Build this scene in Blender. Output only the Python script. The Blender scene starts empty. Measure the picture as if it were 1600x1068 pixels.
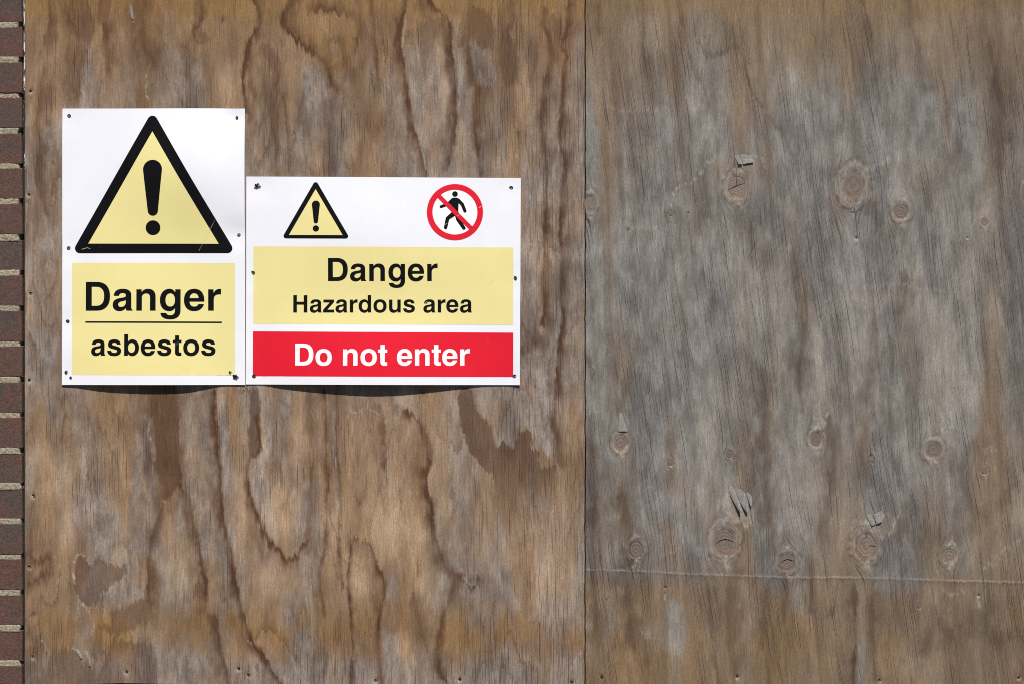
import bpy, bmesh, math, random
import numpy as np
from mathutils import Vector

# ------------------------------------------------------------------ camera, sky, sun, exposure
SC = bpy.context.scene
S = 1.0 / 712.5            # metres per unit of the working plan (a 1220 mm board is 869 units wide)
ZC = 1.55                  # eye height
CAM_D = 3.3
SUN = Vector((0.28, -1.0, 1.75)).normalized()

cam = bpy.data.cameras.new('camera')
cam_o = bpy.data.objects.new('camera', cam)
SC.collection.objects.link(cam_o)
cam_o.location = (0, -CAM_D, ZC)
cam_o.rotation_euler = (math.radians(90), 0, 0)
cam.sensor_width = 36
cam.lens = 36 * CAM_D / (1600 * S)
cam.clip_end = 500
SC.camera = cam_o

W = bpy.data.worlds.new('World')
SC.world = W
W.use_nodes = True
wn = W.node_tree.nodes
wn.clear()
sky = wn.new('ShaderNodeTexSky')
sky.sky_type = 'NISHITA'
sky.sun_disc = False
sky.sun_elevation = math.asin(SUN.z)
sky.air_density = 0.55
sky.dust_density = 0.2
sky.sun_rotation = math.atan2(SUN.x, SUN.y)
bgn = wn.new('ShaderNodeBackground')
bgn.inputs['Strength'].default_value = 0.05
wo = wn.new('ShaderNodeOutputWorld')
W.node_tree.links.new(sky.outputs[0], bgn.inputs[0])
W.node_tree.links.new(bgn.outputs[0], wo.inputs[0])

sl = bpy.data.lights.new('sun', 'SUN')
sl.energy = 5.0
sl.angle = math.radians(0.5)
sl.color = (1.0, 0.96, 0.90)
so = bpy.data.objects.new('sun', sl)
SC.collection.objects.link(so)
so.rotation_euler = SUN.to_track_quat('Z', 'Y').to_euler()
so.location = (1, -4, 6)

SC.view_settings.view_transform = 'Standard'
SC.view_settings.look = 'None'
SC.view_settings.gamma = 1
SC.view_settings.use_curve_mapping = False
SC.view_settings.exposure = 0.58
SC.cycles.filter_width = 1.0

# ------------------------------------------------------------------ helpers
rnd = random.Random(7)
COL = SC.collection


def wx(X):
    return (X - 800.0) * S


def wz(Y):
    return ZC + (534.0 - Y) * S


def link(name, me, mat=None, parent=None):
    o = bpy.data.objects.new(name, me)
    COL.objects.link(o)
    if mat is not None and me is not None and not me.materials:
        me.materials.append(mat)
    if parent is not None:
        o.parent = parent
    return o


def thing(name, label, cat, loc, group=None):
    o = bpy.data.objects.new(name, None)
    o.empty_display_size = 0.05
    COL.objects.link(o)
    o.location = loc
    o['label'] = label
    o['category'] = cat
    if group:
        o['group'] = group
    return o


def bm_mesh(name, bm, smooth=False):
    me = bpy.data.meshes.new(name)
    bm.to_mesh(me)
    bm.free()
    if smooth:
        me.polygons.foreach_set('use_smooth', [True] * len(me.polygons))
    return me


def add_box(bm, x0, x1, y0, y1, z0, z1):
    vs = [bm.verts.new(p) for p in ((x0, y0, z0), (x1, y0, z0), (x1, y1, z0), (x0, y1, z0),
                                    (x0, y0, z1), (x1, y0, z1), (x1, y1, z1), (x0, y1, z1))]
    for f in ((0, 3, 2, 1), (4, 5, 6, 7), (0, 1, 5, 4), (1, 2, 6, 5), (2, 3, 7, 6), (3, 0, 4, 7)):
        bm.faces.new([vs[i] for i in f])
    return vs


# ---- node helper
class NT:
    def __init__(self, name):
        self.m = bpy.data.materials.new(name)
        self.m.use_nodes = True
        self.t = self.m.node_tree
        self.t.nodes.clear()
        self.out = self.t.nodes.new('ShaderNodeOutputMaterial')
        self.p = self.t.nodes.new('ShaderNodeBsdfPrincipled')
        self.t.links.new(self.p.outputs[0], self.out.inputs[0])

    def new(self, typ, **kw):
        n = self.t.nodes.new(typ)
        for k, v in kw.items():
            setattr(n, k, v)
        return n

    def put(self, sock, v):
        if hasattr(v, 'is_output'):
            self.t.links.new(v, sock)
        else:
            sock.default_value = v

    def math(self, op, a, b=0.0, c=0.0, clamp=False):
        n = self.new('ShaderNodeMath', operation=op)
        n.use_clamp = clamp
        self.put(n.inputs[0], a)
        self.put(n.inputs[1], b)
        self.put(n.inputs[2], c)
        return n.outputs[0]

    def mix(self, f, a, b, blend='MIX'):
        n = self.new('ShaderNodeMix', data_type='RGBA', blend_type=blend)
        n.clamp_factor = True
        self.put(n.inputs[0], f)
        self.put(n.inputs[6], a if hasattr(a, 'is_output') else (*a, 1))
        self.put(n.inputs[7], b if hasattr(b, 'is_output') else (*b, 1))
        return n.outputs[2]

    def ramp(self, v, lo, hi, a=0.0, b=1.0, smooth=True):
        n = self.new('ShaderNodeMapRange')
        n.interpolation_type = 'SMOOTHSTEP' if smooth else 'LINEAR'
        n.clamp = True
        self.put(n.inputs[0], v)
        for i, q in enumerate((lo, hi, a, b)):
            self.put(n.inputs[1 + i], q)
        return n.outputs[0]

    def xyz(self, x, y, z=0.0):
        n = self.new('ShaderNodeCombineXYZ')
        self.put(n.inputs[0], x)
        self.put(n.inputs[1], y)
        self.put(n.inputs[2], z)
        return n.outputs[0]

    def sep(self, v):
        n = self.new('ShaderNodeSeparateXYZ')
        self.put(n.inputs[0], v)
        return n.outputs

    def noise(self, vec, scale=1.0, detail=2.0, rough=0.5, dist=0.0, col=False):
        n = self.new('ShaderNodeTexNoise')
        self.put(n.inputs['Vector'], vec)
        n.inputs['Scale'].default_value = scale
        n.inputs['Detail'].default_value = detail
        n.inputs['Roughness'].default_value = rough
        n.inputs['Distortion'].default_value = dist
        return n.outputs[1 if col else 0]

    def attr(self, name):
        n = self.new('ShaderNodeAttribute', attribute_name=name)
        return n

    def objco(self):
        return self.new('ShaderNodeTexCoord').outputs['Object']

    def bump(self, h, strength, dist):
        n = self.new('ShaderNodeBump')
        n.inputs['Strength'].default_value = strength
        n.inputs['Distance'].default_value = dist
        self.put(n.inputs['Height'], h)
        self.t.links.new(n.outputs[0], self.p.inputs['Normal'])

    def base(self, c, rough=0.7, spec=0.3, metal=0.0):
        self.put(self.p.inputs['Base Color'], c if hasattr(c, 'is_output') else (*c, 1))
        self.put(self.p.inputs['Roughness'], rough)
        self.p.inputs['Specular IOR Level'].default_value = spec
        self.p.inputs['Metallic'].default_value = metal
        return self.m


# ---- numpy noise
def hash2(ix, iy, seed):
    h = (ix.astype(np.int64) * 374761393 + iy.astype(np.int64) * 668265263 + seed * 1442695041) & 0xFFFFFFFF
    h = ((h ^ (h >> 13)) * 1274126177) & 0xFFFFFFFF
    h = h ^ (h >> 16)
    return h


def gnoise(x, y, seed=0):
    xi = np.floor(x)
    yi = np.floor(y)
    xf = (x - xi).astype(np.float32)
    yf = (y - yi).astype(np.float32)
    u = xf * xf * xf * (xf * (xf * 6 - 15) + 10)
    v = yf * yf * yf * (yf * (yf * 6 - 15) + 10)
    r = []
    for dy in (0, 1):
        for dx in (0, 1):
            a = hash2(xi + dx, yi + dy, seed).astype(np.float32) * (2 * math.pi / 4294967296.0)
            r.append(np.cos(a) * (xf - dx) + np.sin(a) * (yf - dy))
    a = r[0] + u * (r[1] - r[0])
    b = r[2] + u * (r[3] - r[2])
    return (a + v * (b - a)) * 1.5


def fbm(x, y, o=3, seed=0, gain=0.5):
    t = 0
    a = 1.0
    n = 0.0
    f = 1.0
    for i in range(o):
        t = t + a * gnoise(x * f + 17.3 * i, y * f + 9.1 * i, seed + i)
        n += a
        a *= gain
        f *= 2.0
    return t / n


def sst(x, a, b):
    t = np.clip((x - a) / (b - a), 0, 1)
    return t * t * (3 - 2 * t)


def smooth_line(pts, step=7.0, closed=False):
    P = [np.array(p, float) for p in pts]
    if closed:
        P = [P[-1]] + P + [P[0], P[1]]
    else:
        P = [2 * P[0] - P[1]] + P + [2 * P[-1] - P[-2]]
    out = []
    for i in range(1, len(P) - 2):
        n = max(1, int(np.linalg.norm(P[i + 1] - P[i]) / step))
        for k in range(n):
            t = k / n
            a, b, c, d = P[i - 1:i + 3]
            out.append(0.5 * ((2 * b) + (c - a) * t + (2 * a - 5 * b + 4 * c - d) * t * t + (3 * b - a - 3 * c + d) * t ** 3))
    if not closed:
        out.append(P[-2])
    return np.array(out)


class Field:
    """Sheet of board sampled on a tensor grid; X, Y are plan units (Y downwards)."""

    def __init__(self, xs, ys, seed):
        self.xs, self.ys = xs, ys
        self.X, self.Y = np.meshgrid(xs.astype(np.float32), ys.astype(np.float32))
        X, Y = self.X, self.Y
        # ragged, grain-wise tearing of every edge
        self.WX = X + 3.4 * fbm(X / 26, Y / 60, 3, seed + 11) + 1.8 * gnoise(X / 5, Y / 11, seed + 12) + 0.9 * gnoise(X / 3, Y / 5, seed + 15)
        self.WY = Y + 9.0 * fbm(X / 9, Y / 90, 3, seed + 13) + 6.5 * gnoise(X / 3.4, Y / 60, seed + 14)
        self.SX = X + 5 * fbm(X / 60, Y / 130, 2, seed + 18)
        self.wn = 0.30 + 1.25 * sst(fbm(X / 15, Y / 34, 3, seed + 16), -0.55, 0.55)
        self.la = sst(fbm(X / 40, Y / 55, 2, seed + 19), -0.45, 0.35)
        self.br = sst(fbm(X / 7, Y / 9, 2, seed + 17), -0.30, 0.25)
        z = np.zeros_like(X)
        self.m = {k: z.copy() for k in ('stain', 'ochre', 'grey', 'dark', 'crack', 'light', 'h', 'pale')}

    def box(self, x0, x1, y0, y1):
        i0, i1 = np.searchsorted(self.xs, (x0, x1))
        j0, j1 = np.searchsorted(self.ys, (y0, y1))
        return slice(j0, j1), slice(i0, i1)

    def dist(self, L, reach, warp=1.0):
        sl_ = self.box(L[:, 0].min() - reach - 8, L[:, 0].max() + reach + 8, L[:, 1].min() - reach - 16, L[:, 1].max() + reach + 16)
        X = (1 - warp) * self.X[sl_] + warp * self.WX[sl_]
        Y = (1 - warp) * self.Y[sl_] + warp * self.WY[sl_]
        D = np.full(X.shape, 1e6, np.float32)
        if X.size == 0:
            return sl_, D, X, Y
        xs, ys = self.xs[sl_[1]], self.ys[sl_[0]]
        for (ax, ay), (bx, by) in zip(L[:-1], L[1:]):
            i0, i1 = np.searchsorted(xs, (min(ax, bx) - reach - 8, max(ax, bx) + reach + 8))
            j0, j1 = np.searchsorted(ys, (min(ay, by) - reach - 16, max(ay, by) + reach + 16))
            if i1 <= i0 or j1 <= j0:
                continue
            q = (slice(j0, j1), slice(i0, i1))
            px, py = X[q] - ax, Y[q] - ay
            dx, dy = bx - ax, by - ay
            l2 = dx * dx + dy * dy + 1e-9
            t = np.clip((px * dx + py * dy) / l2, 0, 1)
            d = np.hypot(px - t * dx, py - t * dy)
            # sign: positive on the right-hand side of a stroke drawn downwards as seen (x to the right)
            sg = np.where(dx * py - dy * px < 0, 1.0, -1.0)
            D[q] = np.where(d < np.abs(D[q]), d * sg, D[q])
        return sl_, D, X, Y

    def stroke(self, key, pts, wl, wr, amp, warp=1.0, brk=True):
        """wl / wr: softness on the left / right side of a stroke (drawn downwards)."""
        L = smooth_line(pts)
        r = (7.0 if key == 'stain' else 2.3) * max(wl, wr)
        s_, D, X, Y = self.dist(L, r, warp)
        w = np.where(D > 0, wr, wl)
        if key == 'stain':
            w = np.where(w > 4, w * 1.45, w) * self.wn[s_] * 1.1
            soft = (D > 0) == (wr > wl)
            v = np.exp(-np.abs(D / w) ** 1.5) * 0.78 + np.where(soft & (max(wl, wr) > 3), 0.34 * np.exp(-np.abs(D) / (2.6 * w)), 0.0)
            v = amp * np.minimum(v, 1.0) * (0.60 + 0.46 * self.la[s_])
        elif key == 'light' and brk:
            v = amp * np.exp(-(D / w) ** 2) * (0.10 + 0.90 * self.br[s_])
        else:
            v = amp * np.exp(-(D / w) ** 2)
        f = self.m[key]
        f[s_] = np.maximum(f[s_], v) if amp > 0 else f[s_] + v

    def patch(self, key, pts, soft, amp, warp=1.0, fade=None):
        L = smooth_line(pts, 6, True)
        L = np.vstack([L, L[:1]])
        s_, D, X, Y = self.dist(L, soft * 2 + 4, warp)
        ins = np.zeros(X.shape, bool)
        for (ax, ay), (bx, by) in zip(L[:-1], L[1:]):
            if ay == by:
                continue
            c = (ay > Y) != (by > Y)
            ins ^= c & (X < (bx - ax) * (Y - ay) / (by - ay) + ax)
        d = np.where(ins, np.abs(D), -np.abs(D))
        v = sst(d, -soft, soft) * amp
        if fade:
            v = v * (1 - sst(Y, fade[0], fade[1]))
        f = self.m[key]
        f[s_] = np.maximum(f[s_], v) if amp > 0 else f[s_] + v
        return s_, d

    def blob(self, key, x, y, rx, ry, amp, warp=0.6):
        s_ = self.box(x - 3 * rx - 6, x + 3 * rx + 6, y - 3 * ry - 8, y + 3 * ry + 8)
        X = (1 - warp) * self.X[s_] + warp * self.WX[s_]
        Y = (1 - warp) * self.Y[s_] + warp * self.WY[s_]
        v = amp * np.exp(-((X - x) / rx) ** 2 - ((Y - y) / ry) ** 2)
        f = self.m[key]
        f[s_] = np.maximum(f[s_], v) if (amp > 0 and key != 'h') else f[s_] + v

    def add(self, key, v):
        self.m[key] = self.m[key] + v


def axis(parts):
    out = []
    for a, b, st in parts:
        n = max(1, int(round((b - a) / st)))
        out.append(np.linspace(a, b, n, endpoint=False))
    out.append(np.array([parts[-1][1]]))
    return np.concatenate(out).astype(np.float64)


def board_mesh(name, F, G, thick, bottom=None):
    """F: fields, G: grain coords (s, t, crack s). Front sheet with relief, plus edges and a back."""
    ny, nx = F.X.shape
    x = (F.X - 800) * S
    Y = F.Y.copy()
    if bottom is not None:
        w = sst(Y, Y[-1, 0] - 12, Y[-1, 0])
        Y = Y + w * bottom(F.X)
    ew = 0.55 * gnoise(Y / 37, Y * 0 + 0.3, 901) + 0.3 * gnoise(Y / 7, Y * 0 + 0.6, 902)
    x = x + ew * S * (np.exp(-((F.X - F.xs[0]) / 3.0) ** 2) + np.exp(-((F.X - F.xs[-1]) / 3.0) ** 2))
    z = ZC + (534 - Y) * S
    y = -F.m['h'] * 0.001
    co = np.stack([x, y, z], -1).reshape(-1, 3)
    idx = np.arange(nx * ny).reshape(ny, nx)
    q = np.stack([idx[:-1, :-1], idx[1:, :-1], idx[1:, 1:], idx[:-1, 1:]], -1).reshape(-1, 4)
    # the rim: border vertices repeated at the back
    ring = np.concatenate([idx[0, :-1], idx[:-1, -1], idx[-1, :0:-1], idx[:0:-1, 0]])
    n0 = len(co)
    front = co[ring].copy()
    back = co[ring].copy()
    back[:, 1] = thick
    co2 = np.concatenate([co, front, back])
    m = len(ring)
    a = np.arange(m) + n0
    b = a + m
    rq = np.stack([a, np.roll(a, -1), np.roll(b, -1), b], -1)
    allq = np.concatenate([q, rq]).astype(np.int32)
    me = bpy.data.meshes.new(name)
    me.vertices.add(len(co2))
    me.vertices.foreach_set('co', co2.astype(np.float32).ravel())
    me.loops.add(allq.size)
    me.loops.foreach_set('vertex_index', allq.ravel())
    me.polygons.add(len(allq))
    me.polygons.foreach_set('loop_start', np.arange(0, allq.size, 4, dtype=np.int32))
    me.polygons.foreach_set('loop_total', np.full(len(allq), 4, np.int32))
    sm = np.ones(len(allq), bool)
    sm[len(q):] = False
    me.polygons.foreach_set('use_smooth', sm)
    me.update(calc_edges=True)

    def ext(v):
        v = v.reshape(n0, -1)
        return np.concatenate([v, v[ring], v[ring]]).astype(np.float32)
    one = np.ones_like(F.X)
    for nm, ks in (('weather_a', ('stain', 'ochre', 'grey')), ('weather_b', ('dark', 'crack', 'light'))):
        at = me.attributes.new(nm, 'FLOAT_COLOR', 'POINT')
        at.data.foreach_set('color', ext(np.stack([np.clip(F.m[k], 0, 1.2) for k in ks] + [np.clip(F.m['pale'], 0, 1) if nm == 'weather_a' else one], -1)).ravel())
    at = me.attributes.new('grain', 'FLOAT_VECTOR', 'POINT')
    at.data.foreach_set('vector', ext(np.stack(G, -1)).ravel())
    return me


# ------------------------------------------------------------------ materials
def wood_material(name, tan_a, tan_b, grey_a, grey_b, stain_c, ochre_c, pale_c, crack_s, crack_t, crack_w, sat, gam):
    T = NT(name)
    A, B = T.attr('weather_a'), T.attr('weather_b')
    a, b = T.sep(A.outputs['Vector']), T.sep(B.outputs['Vector'])
    g = T.sep(T.attr('grain').outputs['Vector'])
    s, t, sc = g[0], g[1], g[2]
    low = T.noise(T.xyz(T.math('MULTIPLY', s, 0.018), T.math('MULTIPLY', t, 0.0045)), 1, 4, 0.6)
    mid = T.noise(T.xyz(T.math('MULTIPLY', s, 0.10), T.math('MULTIPLY', t, 0.010), 3.1), 1, 4, 0.6)
    fine = T.noise(T.xyz(T.math('MULTIPLY', s, 0.42), T.math('MULTIPLY', t, 0.022), 7.7), 1, 3, 0.6)
    hair = T.noise(T.xyz(T.math('MULTIPLY', s, 0.85), T.math('MULTIPLY', t, 0.05), 1.2), 1, 2, 0.5)
    cloud = T.noise(T.xyz(T.math('MULTIPLY', s, 0.05), T.math('MULTIPLY', t, 0.022), 5.2), 1, 5, 0.65)
    tan = T.mix(T.ramp(T.math('ADD', T.math('MULTIPLY', low, 0.82), T.math('MULTIPLY', mid, 0.18)), 0.30, 0.70), tan_a, tan_b)
    gry = T.mix(T.ramp(cloud, 0.36, 0.64), grey_a, grey_b)
    gf = T.math('ADD', a[2], T.math('MULTIPLY', T.math('SUBTRACT', mid, 0.5), 0.22))
    c = T.mix(T.ramp(gf, 0.16, 0.86), tan, gry)
    c = T.mix(T.math('MULTIPLY', A.outputs['Alpha'], 0.9), c, pale_c)
    of = T.math('MULTIPLY', a[1], T.ramp(T.math('ADD', T.math('MULTIPLY', mid, 0.6), T.math('MULTIPLY', cloud, 0.4)), 0.30, 0.62, 0.60, 1.05))
    c = T.mix(of, c, ochre_c)
    sf = T.math('MULTIPLY', a[0], T.ramp(T.math('ADD', T.math('MULTIPLY', fine, 0.55), T.math('MULTIPLY', cloud, 0.45)), 0.28, 0.62, 0.72, 1.05))
    c = T.mix(sf, c, stain_c)
    # fibre
    fib = T.math('ADD', T.math('MULTIPLY', T.ramp(fine, 0.25, 0.75, 0.85, 1.15, False), 0.62),
                 T.math('MULTIPLY', T.ramp(hair, 0.25, 0.75, 0.52, 1.48, False), 0.38))
    fib = T.math('MULTIPLY', fib, T.ramp(mid, 0.3, 0.7, 0.955, 1.045, False))
    fib = T.math('MULTIPLY', fib, T.ramp(cloud, 0.3, 0.7, 0.93, 1.07, False))
    c = T.mix(1.0, c, T.xyz(fib, fib, fib), 'MULTIPLY')
    iso = T.noise(T.xyz(T.math('MULTIPLY', s, 0.62), T.math('MULTIPLY', t, 0.30), 33.0), 1, 2, 0.6)
    k2 = T.ramp(iso, 0.25, 0.75, 0.78, 1.22, False)
    c = T.mix(1.0, c, T.xyz(k2, k2, k2), 'MULTIPLY')
    strk = T.noise(T.xyz(T.math('MULTIPLY', s, 0.045), T.math('MULTIPLY', t, 0.0022), 44.0), 1, 3, 0.55)
    k3 = T.ramp(strk, 0.3, 0.7, 0.94, 1.06, False)
    c = T.mix(1.0, c, T.xyz(k3, k3, k3), 'MULTIPLY')
    big = T.noise(T.xyz(T.math('MULTIPLY', s, 0.010), T.math('MULTIPLY', t, 0.0045), 61.0), 1, 2, 0.5)
    k4 = T.ramp(big, 0.28, 0.72, 0.86, 1.14, False)
    c = T.mix(1.0, c, T.xyz(k4, k4, k4), 'MULTIPLY')
    # deepen the figure of the veneer (contrast about its mean colour)
    bw = T.new('ShaderNodeRGBToBW')
    T.put(bw.inputs[0], c)
    lk = T.math('POWER', T.math('DIVIDE', bw.outputs[0], 0.140), gam)
    c = T.mix(1.0, c, T.xyz(lk, lk, T.math('POWER', lk, 0.92)), 'MULTIPLY')
    hs = T.new('ShaderNodeHueSaturation')
    hs.inputs['Saturation'].default_value = sat
    T.put(hs.inputs['Color'], c)
    c = hs.outputs[0]
    # pale torn fibre, also the lit lips painted at holes and split
    lf = T.math('MULTIPLY', b[2], T.ramp(hair, 0.3, 0.6, 0.45, 1.1))
    c = T.mix(T.math('MULTIPLY', lf, 0.85), c, (0.40, 0.36, 0.315))
    fl = T.noise(T.xyz(T.math('MULTIPLY', s, 0.30), T.math('MULTIPLY', t, 0.085), 21.0), 1, 1, 0.5)
    c = T.mix(T.math('MULTIPLY', T.ramp(fl, 0.76, 0.82), 0.35), c, (0.40, 0.33, 0.26))
    # dirt and mildew flecks
    sp = T.noise(T.xyz(T.math('MULTIPLY', s, 0.33), T.math('MULTIPLY', t, 0.075), 11.0), 1, 2, 0.6)
    spf = T.math('MULTIPLY', T.ramp(sp, 0.60, 0.72), b[0], clamp=True)
    c = T.mix(T.math('MULTIPLY', spf, 0.75), c, (0.030, 0.022, 0.015))
    c = T.mix(T.math('MULTIPLY', T.ramp(b[0], 0.55, 1.1), 0.9), c, (0.014, 0.011, 0.009))  # strongest marks: splits, knot outlines and painted shade in holes
    dkz = T.ramp(b[1], 0.45, 1.0, 1.0, 0.88)
    c = T.mix(1.0, c, T.xyz(dkz, dkz, T.math('POWER', dkz, 0.8)), 'MULTIPLY')
    # surface checks (fine splits along the grain)
    total = None
    for k, (fs, ft, w, thr) in enumerate(((crack_s, crack_t, crack_w, 0.0), (crack_s * 1.9, crack_t * 1.7, crack_w * 1.3, 0.25))):
        wob = T.math('MULTIPLY', T.math('SUBTRACT', T.noise(T.xyz(T.math('MULTIPLY', sc, 0.05), T.math('MULTIPLY', t, 0.045), 2.0 + k), 1, 2, 0.5), 0.5), 0.7)
        u = T.math('MULTIPLY', T.math('ADD', sc, wob), fs)
        v = T.math('MULTIPLY', t, ft)
        vo = T.new('ShaderNodeTexVoronoi', voronoi_dimensions='2D', feature='F1')
        T.put(vo.inputs['Vector'], T.xyz(T.math('ADD', u, 31.0 * k), T.math('ADD', v, 11.0 * k)))
        vo.inputs['Scale'].default_value = 1.0
        pp = T.sep(vo.outputs['Position'])
        du = T.math('ABSOLUTE', T.math('SUBTRACT', T.math('ADD', u, 31.0 * k), pp[0]))
        dv = T.math('ABSOLUTE', T.math('SUBTRACT', T.math('ADD', v, 11.0 * k), pp[1]))
        cr = T.sep(vo.outputs['Color'])
        wid = T.math('MULTIPLY', T.math('SUBTRACT', 1.0, T.math('MULTIPLY', dv, 1.5), clamp=True), w)
        ln = T.math('SUBTRACT', 1.0, T.math('DIVIDE', du, T.math('ADD', wid, 0.0001)), clamp=True)
        ln = T.ramp(ln, 0.0, 0.6)
        on = T.ramp(T.math('SUBTRACT', T.math('MULTIPLY', b[1], 1.15), T.math('ADD', T.math('MULTIPLY', cr[0], 0.9), thr * 0.6)), 0.0, 0.35)
        ln = T.math('MULTIPLY', T.math('MULTIPLY', ln, on), T.ramp(cr[1], 0, 1, 0.45, 1.0, False))
        total = ln if total is None else T.math('MAXIMUM', total, ln)
    c = T.mix(T.math('MULTIPLY', total, 0.86), c, (0.030, 0.021, 0.015))
    h = T.math('SUBTRACT', T.math('ADD', T.math('MULTIPLY', fine, 0.35), T.math('ADD', T.math('MULTIPLY', hair, 0.2), T.math('MULTIPLY', cloud, 0.35))), T.math('MULTIPLY', total, 0.8))
    h = T.math('SUBTRACT', h, T.math('MULTIPLY', spf, 0.2))
    T.bump(h, 0.5, 0.0006)
    return T.base(c, 0.82, 0.18)


M_LEFT = wood_material('weathered_brown_plywood', (0.150, 0.096, 0.060), (0.250, 0.166, 0.104), (0.165, 0.131, 0.109), (0.225, 0.188, 0.164),
                       (0.084, 0.040, 0.021), (0.215, 0.125, 0.055), (0.365, 0.262, 0.178), 0.15, 0.016, 0.11, 1.04, 0.22)
M_RIGHT = wood_material('weathered_grey_plywood', (0.142, 0.103, 0.073), (0.195, 0.146, 0.106), (0.142, 0.131, 0.119), (0.186, 0.175, 0.160),
                        (0.075, 0.046, 0.029), (0.185, 0.122, 0.068), (0.265, 0.225, 0.185), 0.115, 0.0100, 0.084, 1.04, 0.20)


def plain(name, c, rough=0.6, spec=0.3, metal=0.0, var=0.08, scale=60, bump=0.0):
    T = NT(name)
    n = T.noise(T.objco(), scale, 4, 0.6)
    k = T.ramp(n, 0.25, 0.75, 1 - var, 1 + var, False)
    col = T.mix(1.0, c, T.xyz(k, k, k), 'MULTIPLY')
    if bump:
        T.bump(n, 0.5, bump)
    return T.base(col, rough, spec, metal)


def sign_material(name, c, rough=0.34, spec=0.5):
    T = NT(name)
    co = T.objco()
    n = T.noise(co, 9, 5, 0.65)
    k = T.ramp(n, 0.25, 0.75, 0.965, 1.02, False)
    col = T.mix(1.0, c, T.xyz(k, k, k), 'MULTIPLY')
    spk = T.ramp(T.noise(co, 210, 1, 0.5), 0.79, 0.83)
    col = T.mix(T.math('MULTIPLY', spk, 0.35), col, (0.30, 0.27, 0.22))
    xz = T.sep(co)
    scr = T.noise(T.xyz(T.math('ADD', T.math('MULTIPLY', xz[0], 90), T.math('MULTIPLY', xz[2], 40)), T.math('MULTIPLY', xz[2], 5), xz[1]), 1, 2, 0.5)
    T.bump(T.math('ADD', n, T.math('MULTIPLY', scr, 0.3)), 0.12, 0.002)
    return T.base(col, T.ramp(n, 0.3, 0.7, rough - 0.06, rough + 0.12, False), spec)


M_WHITE = sign_material('white_sign_plastic', (0.715, 0.722, 0.765))
M_YEL = sign_material('yellow_print', (0.70, 0.615, 0.265))
M_BLK = sign_material('black_print', (0.004, 0.004, 0.0045), 0.45, 0.10)
M_RED = sign_material('red_print', (0.62, 0.010, 0.026), 0.40, 0.2)
M_PRINTW = sign_material('white_print', (0.80, 0.79, 0.79))
M_SCRATCH = plain('scuff_grey', (0.62, 0.60, 0.52), 0.7)
M_SCREW = plain('dark_screw_metal', (0.060, 0.052, 0.045), 0.45, 0.5, 0.7, 0.4, 900)
M_BRASS = plain('dull_brass_screw', (0.40, 0.30, 0.14), 0.40, 0.5, 0.85, 0.25, 900)
M_HOLE = plain('painted_recess_shade', (0.010, 0.008, 0.007), 0.9, 0.1)  # near-black stands in for shade in screw recesses, holes and splits
M_TORN = plain('torn_plastic', (0.22, 0.21, 0.20), 0.8, 0.2, 0, 0.5, 900)


def splinter_material():
    T = NT('torn_pale_veneer')
    xz = T.sep(T.objco())
    n = T.noise(T.xyz(T.math('MULTIPLY', xz[0], 260), T.math('MULTIPLY', xz[2], 25)), 1, 3, 0.6)
    n2 = T.noise(T.objco(), 60, 3, 0.6)
    c = T.mix(T.ramp(n, 0.3, 0.7), (0.30, 0.28, 0.258), (0.45, 0.425, 0.40))
    c = T.mix(T.ramp(n2, 0.5, 0.75, 0, 0.25), c, (0.30, 0.25, 0.19))
    T.bump(n, 0.2, 0.0003)
    return T.base(c, 0.85, 0.15)


M_SPLINTER = splinter_material()


def knot_material():
    T = NT('knot_end_grain')
    co = T.objco()                       # knots are scaled to unit radius in their own space
    x, y, z = T.sep(co)[:3]
    oi = T.new('ShaderNodeObjectInfo')
    off = T.math('MULTIPLY', oi.outputs['Random'], 40.0)
    nv = T.noise(T.xyz(T.math('ADD', x, off), z, 0.0), 2.2, 3, 0.6)
    r = T.math('SQRT', T.math('ADD', T.math('MULTIPLY', x, x), T.math('MULTIPLY', T.math('ADD', z, 0.08), T.math('ADD', z, 0.08))))
    rr = T.math('ADD', r, T.math('MULTIPLY', nv, 0.5))
    wv = T.math('SINE', T.math('MULTIPLY', rr, T.math('ADD', T.math('MULTIPLY', oi.outputs['Random'], 14.0), 12.0)))
    c = T.mix(T.ramp(wv, -1, 1), (0.158, 0.114, 0.090), (0.192, 0.145, 0.114))
    c = T.mix(T.ramp(z, -0.9, 0.4, 0.0, 0.55), c, (0.120, 0.103, 0.098))
    c = T.mix(T.ramp(z, -0.2, -0.9, 0.0, 0.45), c, (0.23, 0.135, 0.080))
    c = T.mix(T.ramp(nv, 0.50, 0.66, 0, 0.5), c, (0.095, 0.066, 0.052))
    c = T.mix(T.ramp(r, 0.86, 1.0, 0, 0.75), c, (0.050, 0.034, 0.026))
    tint = T.ramp(T.math('FRACT', T.math('MULTIPLY', oi.outputs['Random'], 7.3)), 0, 1, 0.78, 1.16, False)
    c = T.mix(1.0, c, T.xyz(tint, tint, tint), 'MULTIPLY')
    T.bump(T.math('ADD', T.math('MULTIPLY', wv, 0.4), nv), 0.5, 0.0010)
    return T.base(c, 0.8, 0.2)


M_KNOT = knot_material()


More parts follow.
